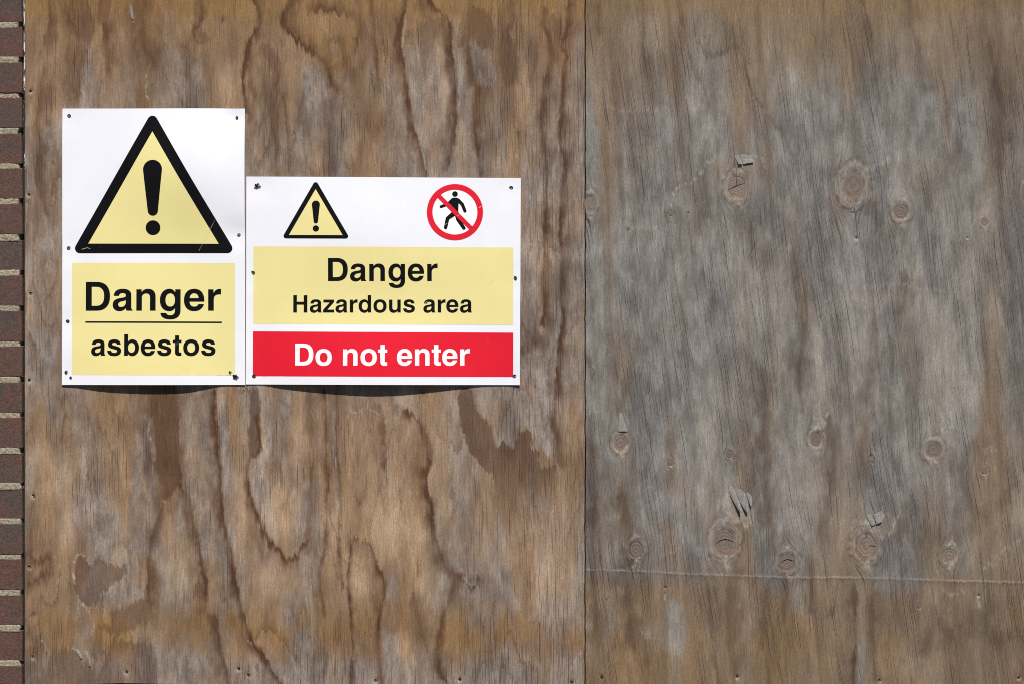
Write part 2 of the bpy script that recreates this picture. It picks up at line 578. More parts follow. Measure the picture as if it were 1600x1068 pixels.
def brick_material():
    T = NT('purple_brown_brick')
    co = T.objco()
    oi = T.new('ShaderNodeObjectInfo')
    sh = T.math('MULTIPLY', oi.outputs['Random'], 13.0)
    pv = T.new('ShaderNodeVectorMath', operation='ADD')
    T.put(pv.inputs[0], co)
    T.put(pv.inputs[1], T.xyz(sh, sh, sh))
    v = pv.outputs[0]
    n = T.noise(v, 22, 4, 0.6)
    f = T.noise(v, 420, 3, 0.7)
    c = T.mix(oi.outputs['Random'], (0.090, 0.056, 0.044), (0.064, 0.054, 0.049))
    c = T.mix(T.ramp(n, 0.35, 0.68), c, (0.105, 0.052, 0.040))
    c = T.mix(T.ramp(f, 0.32, 0.48, 0.80, 0.0), c, (0.040, 0.028, 0.025))
    c = T.mix(T.ramp(f, 0.66, 0.80, 0.0, 0.5), c, (0.19, 0.14, 0.115))
    gk = T.ramp(T.noise(v, 190, 3, 0.7), 0.28, 0.72, 0.66, 1.36, False)
    c = T.mix(1.0, c, T.xyz(gk, gk, gk), 'MULTIPLY')
    T.bump(T.math('ADD', f, T.math('MULTIPLY', n, 0.6)), 0.8, 0.0018)
    return T.base(c, 0.88, 0.2)


M_BRICK = brick_material()


def mortar_material():
    T = NT('sandy_mortar')
    co = T.objco()
    n = T.noise(co, 180, 4, 0.7)
    n2 = T.noise(co, 18, 3, 0.6)
    c = T.mix(T.ramp(n, 0.3, 0.7), (0.17, 0.14, 0.098), (0.40, 0.35, 0.255))
    c = T.mix(T.ramp(n2, 0.5, 0.7, 0, 0.45), c, (0.22, 0.20, 0.165))
    T.bump(n, 0.9, 0.004)
    return T.base(c, 0.95, 0.1)


M_MORTAR = mortar_material()


def flaking_paint():
    T = NT('flaking_white_paint')
    co = T.objco()
    xz = T.sep(co)
    n = T.noise(T.xyz(T.math('MULTIPLY', xz[0], 120), T.math('MULTIPLY', xz[1], 120), T.math('MULTIPLY', xz[2], 26)), 1, 4, 0.65)
    big = T.noise(T.xyz(0.0, 0.0, T.math('MULTIPLY', xz[2], 5.0)), 1, 2, 0.5)
    up = T.ramp(xz[2], 0.8, 1.45, -0.22, 0.04)
    k = T.ramp(T.math('ADD', T.math('ADD', n, T.math('MULTIPLY', big, 0.5)), up), 0.74, 0.80)
    c = T.mix(k, (0.028, 0.022, 0.018), (0.62, 0.60, 0.57))
    return T.base(c, 0.7, 0.3)


M_PAINT = flaking_paint()
M_TIMBER = plain('old_dark_timber', (0.055, 0.042, 0.032), 0.9, 0.1, 0, 0.3, 40)


def ground_material():
    T = NT('grey_asphalt')
    co = T.objco()
    n = T.noise(co, 220, 3, 0.7)
    n2 = T.noise(co, 1.3, 5, 0.6)
    c = T.mix(T.ramp(n, 0.3, 0.7), (0.030, 0.030, 0.031), (0.075, 0.073, 0.070))
    c = T.mix(T.ramp(n2, 0.45, 0.7, 0, 0.5), c, (0.072, 0.068, 0.062))
    T.bump(n, 0.8, 0.006)
    return T.base(c, 0.92, 0.2)


# ------------------------------------------------------------------ ground
bm = bmesh.new()
for (x0, x1, y0, y1) in ((-80, 80, -120, 40),):
    vs = [bm.verts.new(p) for p in ((x0, y0, 0), (x1, y0, 0), (x1, y1, 0), (x0, y1, 0))]
    bm.faces.new(vs)
gnd = link('pavement', bm_mesh('pavement', bm), ground_material())
gnd['kind'] = 'structure'

# ------------------------------------------------------------------ brick wall
BR_Y = -0.0055                   # face of the bricks stands a little proud of the boards
JX = 35.8                        # right-hand end of the bricks (plan units)
wall = thing('brick_wall', 'purple brown brick wall with raked pale mortar beside the left board', 'wall', (wx(JX), 0.0, 0.0))


def brick_bm(L, Hh, D, seed):
    """brick with worn arrises, origin at the right-hand front bottom corner"""
    r = random.Random(seed)
    b = bmesh.new()
    add_box(b, -L, 0, 0, D, 0, Hh)
    bmesh.ops.bevel(b, geom=list(b.edges), offset=0.0017, segments=2, profile=0.6, affect='EDGES')
    for k in range(1, 7):
        bmesh.ops.bisect_plane(b, geom=list(b.verts) + list(b.edges) + list(b.faces), plane_co=(-0.009 * k, 0, 0), plane_no=(1, 0, 0))
    for v in b.verts:
        v.co += Vector((r.uniform(-1, 1) * 0.0008, r.uniform(-1, 1) * 0.00025, r.uniform(-1, 1) * 0.0010))
    return b


HB = 0.0668
brick_me = {}
for k in range(4):
    for nm, L in (('stretcher', 0.215), ('header', 0.1025)):
        me = bm_mesh('brick', brick_bm(L, HB, 0.10, 50 + k * 3 + len(nm)), False)
        me.materials.append(M_BRICK)
        brick_me[(k, nm)] = me
PITCH = 55.3
n_b = 0
courses = []
for k in range(-1, 20):
    yj = 40.0 + PITCH * k + rnd.uniform(-1, 1)             # joint under the brick
    courses.append(yj)
    kind = 'stretcher' if k % 2 else 'header'
    o = link('brick', brick_me[(rnd.randrange(4), kind)], None, wall)
    o.location = (rnd.uniform(-1, 0.4) * 0.0011, BR_Y + rnd.uniform(-1, 1) * 0.0012, wz(yj - 4.6))
    o.rotation_euler = (0, rnd.uniform(-1, 1) * 0.006, rnd.uniform(-1, 1) * 0.004)


def far_bricks(bm, x0, x1, z0, z1, seed):
    r = random.Random(seed)
    z = z0
    i = 0
    while z < z1 - 0.02:
        x = x1 - (0.0 if i % 2 else 0.0)
        first = True
        while x > x0 + 0.01:
            L = 0.1025 if (first and i % 2 == 0) else 0.215
            xa = max(x0, x - L)
            add_box(bm, xa, x, BR_Y + r.uniform(-1, 1) * 0.001, 0.09, z, min(z + HB, z1))
            x = xa - 0.010
            first = False
        z += HB + 0.0121
        i += 1


bm = bmesh.new()
zl = wz(40.0 + PITCH * 19 - 4.6)       # lowest individual brick's underside
step = PITCH * S
# left of the picture, course by course beside the individual bricks
for k, yj in zip(range(-1, 20), courses):
    z = wz(yj - 4.6)
    x = wx(JX) - (0.1025 if k % 2 == 0 else 0.215) - 0.010
    while x > wx(JX) - 1.1:
        add_box(bm, x - 0.215, x, BR_Y + rnd.uniform(-1, 1) * 0.001, 0.09, z, z + HB)
        x -= 0.225
far_bricks(bm, wx(JX) - 1.1, wx(JX), 0.0, zl - 0.008, 5)            # under the frame
far_bricks(bm, wx(JX) - 1.1, wx(JX), wz(courses[0] - 4.6) + HB + 0.010, 3.35, 6)
far_bricks(bm, wx(JX) + 0.010, 2.70, 0.0, wz(1084), 8)             # plinth below the boards
far_bricks(bm, wx(1788), 2.70, wz(1076), 3.35, 9)
bmesh.ops.translate(bm, verts=bm.verts, vec=Vector((-wx(JX), 0, 0)))
o = link('brickwork', bm_mesh('brickwork', bm), M_BRICK, wall)
o['kind'] = 'stuff'

# mortar: a rough recessed sheet that stops short of the corner
xs = axis(((JX - 780, -30, 14), (-30, 38, 1.0)))
ys = axis(((-1275, -40, 6), (-40, 1110, 1.8), (1110, 2050, 6)))
XX, YY = np.meshgrid(xs, ys)
dep = 0.0003 + 0.0010 * fbm(XX / 5, YY / 3, 3, 91) + 0.0009 * gnoise(XX / 22, YY / 14, 92)
ragged = 32.0 + 3.2 * sst(YY, 250, 700) + 2.2 * gnoise(XX * 0 + 1.7, YY / 7, 93)
jd = np.min(np.abs(YY[None] - np.array([40.0 + PITCH * k for k in range(-30, 40)])[:, None, None]), 0)
dep = np.maximum(dep, 0.0002) + 0.008 * sst(jd, 5.6, 8.0)
dep = dep + 0.022 * sst(XX, ragged - 2.5, ragged)
XXm = np.minimum(XX, ragged)
nyy, nxx = XX.shape
co = np.stack([wx(XXm) - wx(JX), BR_Y + dep, wz(YY)], -1).reshape(-1, 3)
ix = np.arange(nxx * nyy).reshape(nyy, nxx)
fq = np.stack([ix[:-1, :-1], ix[1:, :-1], ix[1:, 1:], ix[:-1, 1:]], -1).reshape(-1, 4)
me = bpy.data.meshes.new('mortar')
me.from_pydata(co.tolist(), [], fq.tolist())
me.polygons.foreach_set('use_smooth', [True] * len(me.polygons))
link('mortar', me, M_MORTAR, wall)
# core of the wall behind the joints
bm = bmesh.new()
add_box(bm, -1.09, -0.004, 0.034, 0.088, 0.0, 3.34)
add_box(bm, 0.012, 2.69 - wx(JX), 0.002, 0.086, 0.0, wz(1085))
add_box(bm, wx(1790) - wx(JX), 2.69 - wx(JX), 0.002, 0.085, wz(1080), 3.33)
link('wall_core', bm_mesh('wall_core', bm), M_MORTAR, wall)

# ------------------------------------------------------------------ old frame behind the boards
frame = thing('window_frame', 'old frame with flaking white paint in the gap between bricks and board', 'frame', (wx(37), 0.02, wz(1080)))


def frame_part(name, x0, x1, y0, y1, z0, z1, mat):
    b = bmesh.new()
    add_box(b, x0, x1, y0, y1, z0, z1)
    bmesh.ops.translate(b, verts=b.verts, vec=-frame.location)
    return link(name, bm_mesh(name, b), mat, frame)


# painted edge strip, cut into slightly wandering lengths so the gap varies
bm = bmesh.new()
zz = np.linspace(wz(1078), 3.25, 190)
prev = None
for i, z in enumerate(zz):
    j = 0.35 * math.sin(i * 0.37) + rnd.uniform(-0.35, 0.35)
    up = 0.55 if z > wz(330) else 0.0
    ring = [bm.verts.new(Vector((wx(36.6 + j * 0.5 - up), 0.0035 + rnd.uniform(0, 0.0015), z)) - frame.location),
            bm.verts.new(Vector((wx(38.0 + j * 0.4), 0.0035 + rnd.uniform(0, 0.0015), z)) - frame.location),
            bm.verts.new(Vector((wx(38.0 + j * 0.4), 0.05, z)) - frame.location),
            bm.verts.new(Vector((wx(36.6 + j * 0.5 - up), 0.05, z)) - frame.location)]
    if prev:
        for q in range(4):
            bm.faces.new((prev[q], prev[(q + 1) % 4], ring[(q + 1) % 4], ring[q]))
    prev = ring
link('painted_edge', bm_mesh('painted_edge', bm), M_PAINT, frame)
frame_part('frame_post', wx(38.6), wx(80), 0.0225, 0.07, wz(1078), 3.25, M_TIMBER)
frame_part('frame_post', wx(890), wx(940), 0.0225, 0.07, wz(1078), 3.25, M_TIMBER)
frame_part('frame_post', wx(1745), wx(1786), 0.0225, 0.07, wz(1078), 3.25, M_TIMBER)
frame_part('frame_rail', wx(80.2), wx(889.8), 0.023, 0.07, wz(1078), wz(1030), M_TIMBER)
frame_part('frame_rail', wx(940.2), wx(1744.8), 0.023, 0.07, wz(1078), wz(1030), M_TIMBER)

# ------------------------------------------------------------------ left board: brown weathered plywood
TH = 0.018
YTOP = wz(0)
Y_UP = 534 - (3.24 - ZC) / S
xsL = axis(((39.3, 913.4, 1.32),))
ysL = axis(((Y_UP, -60, 9), (-60, 1068.6, 1.32)))
F = Field(xsL, ysL, 3)
X, Y, WXf, WYf = F.X, F.Y, F.WX, F.WY
SL = F.stroke

# general weathering ----------
n1 = fbm(F.SX / 95, Y / 330, 3, 21)
n2 = fbm(F.SX / 46, Y / 210, 3, 31)
n3 = fbm(F.SX / 150, Y / 120, 3, 41)
n1w = fbm(WXf / 95, WYf / 330, 3, 21, 0.4)
n2w = fbm(WXf / 50, WYf / 240, 3, 31, 0.4)
grey = 0.42 + 1.15 * n2 + 0.55 * n1
grey += 0.22 * sst(X, 560, 860) - 0.30 * (1 - sst(Y, 10, 190)) + 0.16 * sst(Y, 90, 260) * (1 - sst(Y, 560, 660))
grey += 0.45 * sst(WYf, 1012, 1050)
F.m['grey'] += grey
och = 0.48 * (1 - sst(Y + 50 * n3, 5, 120)) + 0.5 * (1 - sst(Y + 16 * n2, 4, 45)) + 0.30 * sst(n3 + n2, 0.05, 0.5)
band = sst(WYf + 26 * n3, 915, 985) * (1 - sst(WYf + 30 * n1, 1000, 1035))
och = och + 0.85 * band * sst(fbm(X / 70, Y / 90, 3, 51), -0.22, 0.22)
F.m['ochre'] += np.clip(och, 0, 1)
# delaminated veneer contours: a crisp brown line on one side, fading on the other
q = n1w * 4.3 + 0.25 * n2w
fr = q - np.floor(q)
con = np.exp(-fr * 7.0) * sst(fbm(X / 120, Y / 170, 2, 61), -0.25, 0.3)
F.m['stain'] += 0.55 * con
q2 = n2w * 2.8 + 0.2
fr2 = q2 - np.floor(q2)
F.m['stain'] += 0.32 * np.exp(-fr2 * 5.0) * sst(fbm(X / 90, Y / 200, 2, 71), 0.0, 0.35)
F.m['stain'] = np.clip(F.m['stain'] + 0.28 * sst(fbm(F.SX / 34, Y / 120, 3, 81), 0.12, 0.5), 0, 0.6)

# drawn stains: (points, softness left, softness right, strength)
for pts, wl, wr, a in (
    ([(75, 11), (77, 30), (72, 50), (66, 70)], 3, 9, .6),
    ([(104, -10), (106, 17), (117, 42), (126, 56), (140, 70), (123, 84), (114, 104), (120, 135), (123, 152)], 9, 4, .6),
    ([(156, -10), (154, 20), (151, 31), (161, 45), (162, 73), (164, 110)], 3, 8, .7),
    ([(228, -10), (227, 40), (230, 73), (240, 90)], 20, 20, .55),
    ([(314, -5), (317, 25), (303, 53), (306, 62), (314, 67), (324, 59)], 4, 4, .75),
    ([(289, 70), (297, 98), (291, 121), (294, 165)], 7, 10, .55),
    ([(390, -8), (393, 0), (404, 28), (401, 45), (387, 70), (380, 112), (382, 157), (384, 172)], 2.2, 6, .9),
    ([(407, 88), (408, 76), (418, 70), (432, 90), (435, 112), (430, 140)], 3, 3.5, .65),
    ([(455, -6), (452, 6), (440, 22), (443, 42), (460, 62), (480, 82), (497, 90), (508, 112), (517, 138)], 3, 7, .95),
    ([(452, 20), (452, 40), (470, 60)], 6, 10, .5),
    ([(66, 118), (58, 169), (55, 197), (61, 225), (55, 267), (60, 300), (70, 330)], 6, 10, .6),
    ([(88, 272), (85, 300), (88, 318)], 3, 4, .6),
    ([(432, 152), (424, 180), (429, 225), (429, 275)], 4, 7, .5),
    ([(440, 150), (449, 208), (452, 275)], 2, 4, .6),
    ([(476, 150), (469, 186), (480, 202)], 6, 6, .5),
    ([(491, 20), (520, 17), (548, 28), (559, 40), (556, 60)], 3, 8, .65),
    ([(514, 90), (514, 66), (525, 62), (535, 80), (537, 98)], 3, 5, .55),
    ([(584, -5), (587, 56), (592, 107), (596, 135)], 5, 2, .6),
    ([(556, 120), (566, 150), (580, 175), (590, 200)], 16, 12, .45),
    ([(515, 130), (512, 200), (514, 275)], 8, 10, .5),
    ([(636, -6), (629, 37), (626, 67), (637, 141), (646, 197), (657, 233), (666, 275)], 7, 2.2, .85),
    ([(672, -6), (677, 10), (698, 27), (706, 50), (705, 73), (711, 112), (713, 157), (711, 214), (705, 250)], 8, 2.5, .85),
    ([(727, 79), (733, 112), (744, 146), (739, 183), (744, 225), (750, 275)], 4, 6, .75),
    ([(851, 14), (846, 34), (857, 62), (860, 90), (851, 124), (846, 169), (846, 219), (854, 267), (848, 300), (850, 330), (850, 372), (852, 405), (848, 440), (850, 492), (846, 512)], 4, 6, .85),
    ([(885, 12), (882, 51), (876, 73), (885, 90), (879, 127), (874, 174), (874, 225), (882, 259), (878, 300), (874, 350), (876, 410), (873, 455), (879, 500), (872, 550), (868, 585), (866, 640)], 3, 6.5, .8),
    ([(815, 500), (826, 518), (840, 533), (828, 548)], 14, 10, .75),
    ([(880, 440), (884, 470), (882, 500)], 5, 7, .45),
    ([(75, 780), (80, 850)], 4, 4, .3),
    ([(96, 620), (110, 625), (128, 628), (134, 640)], 8, 8, .5),
    ([(98, 655), (96, 690)], 4, 6, .5),
    ([(258, 610), (260, 700), (266, 765)], 21, 19, .82),
    ([(258, 765), (240, 828), (232, 860), (230, 930), (226, 965)], 3, 8, .7),
    ([(272, 740), (290, 772), (304, 815), (314, 860), (324, 925), (322, 952)], 9, 3, .75),
    ([(322, 952), (336, 963), (342, 997), (352, 1030), (358, 1062)], 8, 3, .7),
    ([(336, 612), (337, 656), (343, 727), (350, 811), (363, 870), (370, 918), (379, 957), (393, 994), (424, 1045), (438, 1066)], 7, 2, .9),
    ([(384, 606), (398, 617), (404, 670), (406, 705), (390, 721), (392, 774), (404, 808), (421, 842), (436, 858), (452, 873), (470, 858), (480, 840)], 5, 2.4, .85),
    ([(404, 808), (400, 830), (412, 860)], 10, 7, .45),
    ([(438, 625), (448, 632), (457, 645), (448, 656), (438, 650)], 2.5, 2.5, .45),
    ([(442, 700), (452, 745), (440, 790)], 9, 10, .4),
    ([(486, 620), (490, 700), (488, 770), (484, 860)], 7, 7, .6),
    ([(508, 612), (511, 712), (514, 769), (508, 853), (500, 900), (508, 957)], 4, 3, .75),
    ([(526, 615), (526, 684), (531, 783), (530, 867), (536, 920)], 3, 2.4, .8),
    ([(592, 632), (600, 665), (602, 728)], 6, 3, .7),
    ([(638, 642), (652, 652), (663, 668), (674, 712), (668, 752), (677, 797), (682, 842), (692, 874), (706, 892), (722, 896)], 7, 2.2, .95),
    ([(688, 862), (697, 886), (712, 897), (705, 935), (697, 955), (688, 976), (684, 1025), (696, 1067)], 5, 5, .85),
    ([(722, 896), (724, 908), (735, 916), (745, 911), (746, 902)], 4, 3, .7),
    ([(547, 850), (545, 879), (542, 912), (550, 997), (547, 1067)], 2, 4, .75),
    ([(553, 842), (548, 858), (545, 870)], 3, 3, .7),
    ([(558, 842), (578, 853), (590, 882), (602, 912), (596, 946), (593, 997), (599, 1064)], 5, 2.2, .8),
    ([(629, 903), (626, 946), (632, 997)], 2, 4, .45),
    ([(871, 600), (865, 634), (860, 659), (868, 684), (871, 722)], 2.5, 6, .7),
    ([(650, 934), (656, 970), (668, 1010), (684, 1030)], 14, 14, .5),
    ([(46, 866), (60, 876), (78, 872), (80, 892), (64, 905), (46, 915)], 5, 5, .65),
    ([(50, 990), (56, 1010), (62, 1040)], 8, 8, .5),
    ([(78, 950), (80, 985)], 3, 3, .45),
):
    SL('stain', pts, wl, wr, min(1.1, a * 1.22))
for pts, soft, a, fd in (
    ([(106, 12), (110, 50), (125, 62), (138, 70), (150, 46), (145, 20), (134, -4), (110, -4)], 2.2, .6, None),
    ([(153, 24), (158, 40), (166, 46), (171, 25), (174, -4), (156, -4)], 2.2, .65, None),
    ([(114, 90), (122, 80), (136, 78), (134, 96), (126, 118), (128, 150), (121, 158), (119, 120)], 2.2, .6, None),
    ([(305, 50), (309, 62), (320, 66), (323, 55), (316, 44), (318, 20), (312, -4), (304, -4), (302, 30)], 2.2, .5, None),
    ([(238, 600), (240, 660), (244, 720), (250, 760), (262, 780), (276, 768), (285, 750), (280, 700), (276, 600)], 2.0, .8, None),
    ([(405, 80), (416, 68), (430, 84), (436, 112), (440, 150), (430, 150), (424, 120), (416, 92)], 2.5, .45, None),
    ([(850, 30), (868, 24), (884, 50), (874, 80), (862, 72), (852, 52)], 2.5, .45, None),
    ([(392, 606), (402, 606), (408, 660), (404, 700), (392, 718), (386, 690), (390, 650)], 2.0, .7, None),
    ([(336, 606), (330, 640), (334, 700), (342, 760), (348, 800), (347, 730), (341, 660)], 2.0, .65, None),
    ([(649, 48), (656, 90), (663, 124), (670, 95), (680, 66), (688, 45), (671, 28)], 5, .5, None),
    ([(727, 17), (750, 14), (770, 34), (771, 73), (758, 78), (736, 62)], 3, .5, None),
    ([(789, 56), (806, 67), (811, 118), (798, 141), (784, 124), (782, 79)], 5, .55, None),
    ([(117, 873), (126, 867), (134, 874), (142, 886), (151, 873), (165, 880), (179, 882), (199, 893), (182, 912), (160, 927), (148, 948), (123, 937), (116, 912)], 2.2, .55, None),
    ([(171, 957), (195, 950), (226, 936), (228, 969), (205, 985), (175, 1000), (152, 1068), (190, 1072), (240, 1072), (240, 1010), (200, 1000), (150, 985), (152, 978), (172, 976)], 3, .5, None),
    ([(80, 1020), (100, 1012), (118, 1016), (138, 1036), (150, 1050), (148, 1075), (60, 1075)], 6, .45, None),
    ([(722, 604), (736, 608), (744, 642), (767, 667), (775, 696), (789, 688), (803, 700), (812, 673), (831, 677), (833, 690), (829, 696), (843, 707), (840, 720), (845, 735), (868, 729), (862, 797), (817, 839), (775, 819), (772, 757), (747, 724), (733, 704), (722, 670), (714, 632)], 1.8, .75, (690, 860)),
    ([(600, 890), (612, 870), (627, 900), (626, 980), (600, 985)], 4, .35, None),
):
    F.patch('stain', pts, soft, a, 1.0, fd)
SL('stain', [(126, 870), (134, 878), (142, 889), (150, 877), (165, 883), (180, 886), (195, 894), (182, 908), (160, 922), (148, 942), (135, 938)], 3, 3, .8)
SL('stain', [(722, 604), (736, 612), (746, 645), (768, 672), (777, 698), (790, 693), (804, 703), (814, 678), (830, 681), (829, 698), (842, 710)], 4, 4, .7)
# the missing-veneer chip is really lower than the rest
F.patch('h', [(117, 873), (126, 867), (134, 874), (142, 886), (151, 873), (165, 880), (179, 882), (199, 893), (182, 912), (160, 927), (148, 948), (123, 937), (116, 912)], 1.2, -0.8)
F.patch('h', [(722, 604), (736, 608), (744, 642), (767, 667), (775, 696), (789, 688), (803, 700), (812, 673), (831, 677), (833, 690), (829, 696), (843, 707), (840, 720), (845, 735), (868, 729), (862, 797), (817, 839), (775, 819), (772, 757), (747, 724), (733, 704), (722, 670), (714, 632)], 1.2, -0.5, 1.0, (700, 850))
# grey patches
for pts, soft in (([(744, 606), (820, 606), (860, 620), (862, 660), (866, 690), (862, 715), (848, 700), (832, 670), (812, 668), (802, 695), (778, 694), (768, 660), (748, 640)], 5),
                  ([(345, 612), (358, 640), (356, 730), (364, 800), (368, 860), (356, 850), (350, 760), (342, 680)], 4),
                  ([(440, 628), (452, 636), (455, 648), (445, 655), (438, 640)], 3),
                  ([(407, 630), (425, 640), (425, 700), (412, 740), (420, 800), (398, 790), (396, 730), (410, 705)], 5),
                  ([(520, 640), (525, 640), (528, 780), (526, 800), (522, 740)], 3),
                  ([(150, 950), (200, 915), (225, 925), (222, 935), (180, 950), (170, 975), (150, 975)], 5),
                  ([(602, 910), (620, 900), (624, 980), (620, 1060), (600, 1060)], 8),
                  ([(735, 70), (765, 85), (775, 130), (750, 130), (738, 100)], 5),
                  ([(480, 98), (496, 104), (506, 130), (480, 200), (470, 150)], 8),
                  ([(640, 190), (655, 240), (660, 280), (640, 280)], 7)):
    F.patch('grey', pts, soft, 1.05)
for pts, w in (([(250, 1035), (300, 1030), (340, 1055)], 20), ([(620, 1045), (660, 1040)], 20), ([(440, 1050), (500, 1060)], 20)):
    SL('grey', pts, w, w, 1.0)
# ochre flushes
for x, y, rx, ry, a in ((365, 625, 12, 45, .75), (374, 660, 9, 70, .6), (690, 640, 12, 60, .5), (160, 640, 35, 45, .5), (200, 660, 30, 60, .4), (660, 980, 32, 40, .8),
                        (735, 1000, 40, 34, .85), (845, 1010, 45, 34, .6), (260, 980, 60, 30, .7), (400, 985, 50, 30, .7), (500, 960, 22, 60, .6),
                        (310, 630, 14, 30, .5), (912, 1000, 6, 60, .6), (500, 60, 25, 30, .5), (760, 40, 20, 30, .6), (600, 100, 14, 50, .45),
                        (98, 770, 16, 70, .5), (560, 800, 22, 90, .4), (655, 760, 14, 90, .45)):
    F.blob('ochre', x, y, rx, ry, a, 1.0)
F.patch('ochre', [(452, 6), (441, 24), (444, 42), (462, 64), (482, 84), (500, 95), (512, 120), (517, 138), (528, 120), (548, 95), (556, 60), (566, 40), (560, 4)], 3, .8)
F.patch('grey', [(516, 72), (526, 66), (534, 82), (532, 100), (520, 96)], 3, .9)
# stain spots
for x, y, r, a in ((348, 31, 4, .8), (75, 192, 6, .7), (83, 255, 3.5, .8), (118, 48, 7, .6), (661, 612, 3.4, .7), (51, 958, 4, .8), (46, 912, 6, .7), (810, 208, 4, .6),
                   (646, 254, 3, .6), (735, 905, 5, .6), (112, 350, 4, .5), (84, 338, 4, .5), (87, 318, 3, .6)):
    F.blob('stain', x, y, r, r * 1.3, a)
# torn pale edges
for pts, w, a in (([(202, 9), (205, 20), (207, 31)], 1.3, .8), ([(232, 104), (227, 118), (230, 128), (226, 138), (232, 157)], 1.2, .65),
                  ([(637, -4), (634, 20), (631, 50), (629, 75)], 1.3, .35), ([(656, 228), (664, 250), (667, 276)], 1.4, .55),
                  ([(116, 912), (114.5, 892), (116, 874), (122, 867), (131, 868), (137, 877)], 1.6, .85), ([(150, 869), (153, 873)], 1.6, .8),
                  ([(122, 934), (130, 944), (138, 953)], 1.6, .6), ([(113, 1014), (121, 1018), (127, 1027)], 1.5, .9), ([(132, 1017), (139, 1025), (141, 1037)], 1.4, .7),
                  ([(223, 930), (225, 920), (222, 900)], 1.3, .4), ([(233, 660), (231, 676), (236, 690)], 1.2, .5), ([(240, 715), (237, 750), (231, 790)], 1.2, .4),
                  ([(546, 640), (560, 642), (572, 636), (586, 640), (592, 646)], 1.4, .5), ([(552, 850), (570, 848), (578, 858)], 1.2, .5),
                  ([(612, 768), (616, 771)], 1.6, .7), ([(255, 783), (262, 790)], 1.2, .5), ([(305, 840), (311, 842)], 1.1, .5), ([(640, 140), (656, 150), (660, 160)], 1.0, .3),
                  ([(891, 1052), (897, 1030), (908, 1020)], 2, .45), ([(64, 1000), (71, 1008), (72, 1014)], 1.4, .6), ([(148, 975), (142, 990)], 1.2, .4), ([(388, 1000), (396, 1012)], 1.2, .4),
                  ([(406, 720), (412, 738)], 1.0, .3), ([(806, 243), (808, 250)], 1.0, .6), ([(720, 655), (715, 640)], 1.2, .4)):
    SL('light', pts, w, w, a, 0.7)
# bleached beige areas
F.m['pale'] += 0.42 * sst(fbm(F.SX / 55, Y / 150, 3, 95), 0.05, 0.5) * sst(Y, 60, 200)
F.m['grey'] += 0.5 * np.exp(-((X - 190) / 120) ** 2 - ((Y - 760) / 120) ** 2) * sst(n2 + n1, -0.3, 0.3)
for x, y, rx, ry, a in ((595, 800, 42, 95, .8), (560, 905, 24, 55, .85), (650, 850, 18, 80, .75), (440, 795, 24, 50, .8), (378, 760, 12, 130, .7), (280, 880, 26, 60, .65), (130, 720, 60, 60, .35),
                        (760, 790, 30, 90, .45), (430, 905, 40, 34, .55), (692, 690, 26, 70, .45), (850, 850, 34, 90, .4), (105, 790, 12, 70, .6), (505, 40, 20, 20, .6), (602, 110, 9, 45, .6), (692, 130, 9, 55, .55),
                        (350, 130, 16, 34, .5), (548, 150, 12, 30, .5), (780, 250, 14, 50, .5), (720, 250, 10, 50, .5), (640, 660, 10, 40, .5), (470, 640, 16, 60, .35), (560, 680, 30, 60, .45), (410, 690, 8, 60, .5),
                        (660, 915, 20, 40, .7), (300, 700, 10, 60, .4), (630, 60, 5, 60, .5), (690, 20, 10, 26, .5), (820, 130, 14, 70, .4), (895, 200, 10, 90, .4)):
    F.blob('pale', x, y, rx, ry, a, 0.7)
# mildew specks and dirt
dk = 0.10 + 0.42 * sst(fbm(X / 60, Y / 70, 3, 101), 0.0, 0.4) * (sst(Y, 860, 960) * 1.1 + 0.5 * (1 - sst(Y, 30, 150)) + 0.22)
dk += 0.55 * (1 - sst(Y, -5, 22)) * sst(gnoise(X / 9, Y / 20, 103), -0.2, 0.5)
F.m['dark'] += dk
for x, y, rx, ry, a in ((636, 955, 20, 30, .55), (500, 930, 14, 40, .5), (430, 930, 40, 25, .5), (740, 985, 14, 30, .35), (290, 940, 40, 25, .4), (45, 80, 8, 20, .5), (75, 20, 14, 8, .5)):
    F.blob('dark', x, y, rx, ry, a, 1.0)
F.m['dark'] = np.minimum(F.m['dark'], 0.54)
# checks in the veneer
F.m['crack'] += np.clip(0.16 + 0.62 * sst(fbm(X / 55, Y / 160, 3, 111), -0.05, 0.45) + 0.34 * sst(X, 690, 830) - 0.15 * (1 - sst(Y, 60, 150)) + 0.25 * sst(Y, 1010, 1050), 0, 1)
# relief
F.m['h'] += 1.1 * fbm(X / 210, Y / 260, 2, 121) + 0.30 * fbm(WXf / 34, WYf / 120, 3, 131) - 0.30 * F.m['stain'] + 0.35 * F.m['light']
# fixing screws: countersinks, with lit lower lip and dark hole painted in
L_SCREWS = [(48, 143, 0), (45, 304, 1), (48, 458, 1), (46, 593, 0), (52, 773, 1), (46, 884, 1), (51, 1024, 1), (197, 1049, 0), (372, 1044, 0), (388, 1053, 1),
            (587, 1061, 1), (718, 1060, 0), (893, 1064, 1)]
for x, y, k in L_SCREWS:
    F.blob('h', x, y, 3.2, 3.4, -1.5, 0.1)
    F.blob('light', x, y + 4.2, 3.2, 3.4, .55, 0.3)
    F.blob('stain', x, y + 14, 2.4, 12, .35)
    if not k:
        F.blob('dark', x + 0.6, y - 0.6, 2.2, 2.2, 1.25, 0.1)
F.m['h'] -= np.clip(F.m['h'], 1.6, 9) - 1.6
gs = X + 5.5 * fbm(X / 120, Y / 420, 2, 141) + 2.0 * fbm(X / 30, Y / 160, 2, 142)
G = (gs, Y + 6 * gnoise(X / 4, Y / 120, 143), gs - 0.015 * Y)
boardL = thing('plywood_board', 'brown stained plywood board behind the two danger signs', 'board', (wx(476), 0.009, wz(1068)), 'plywood boards closing the opening')


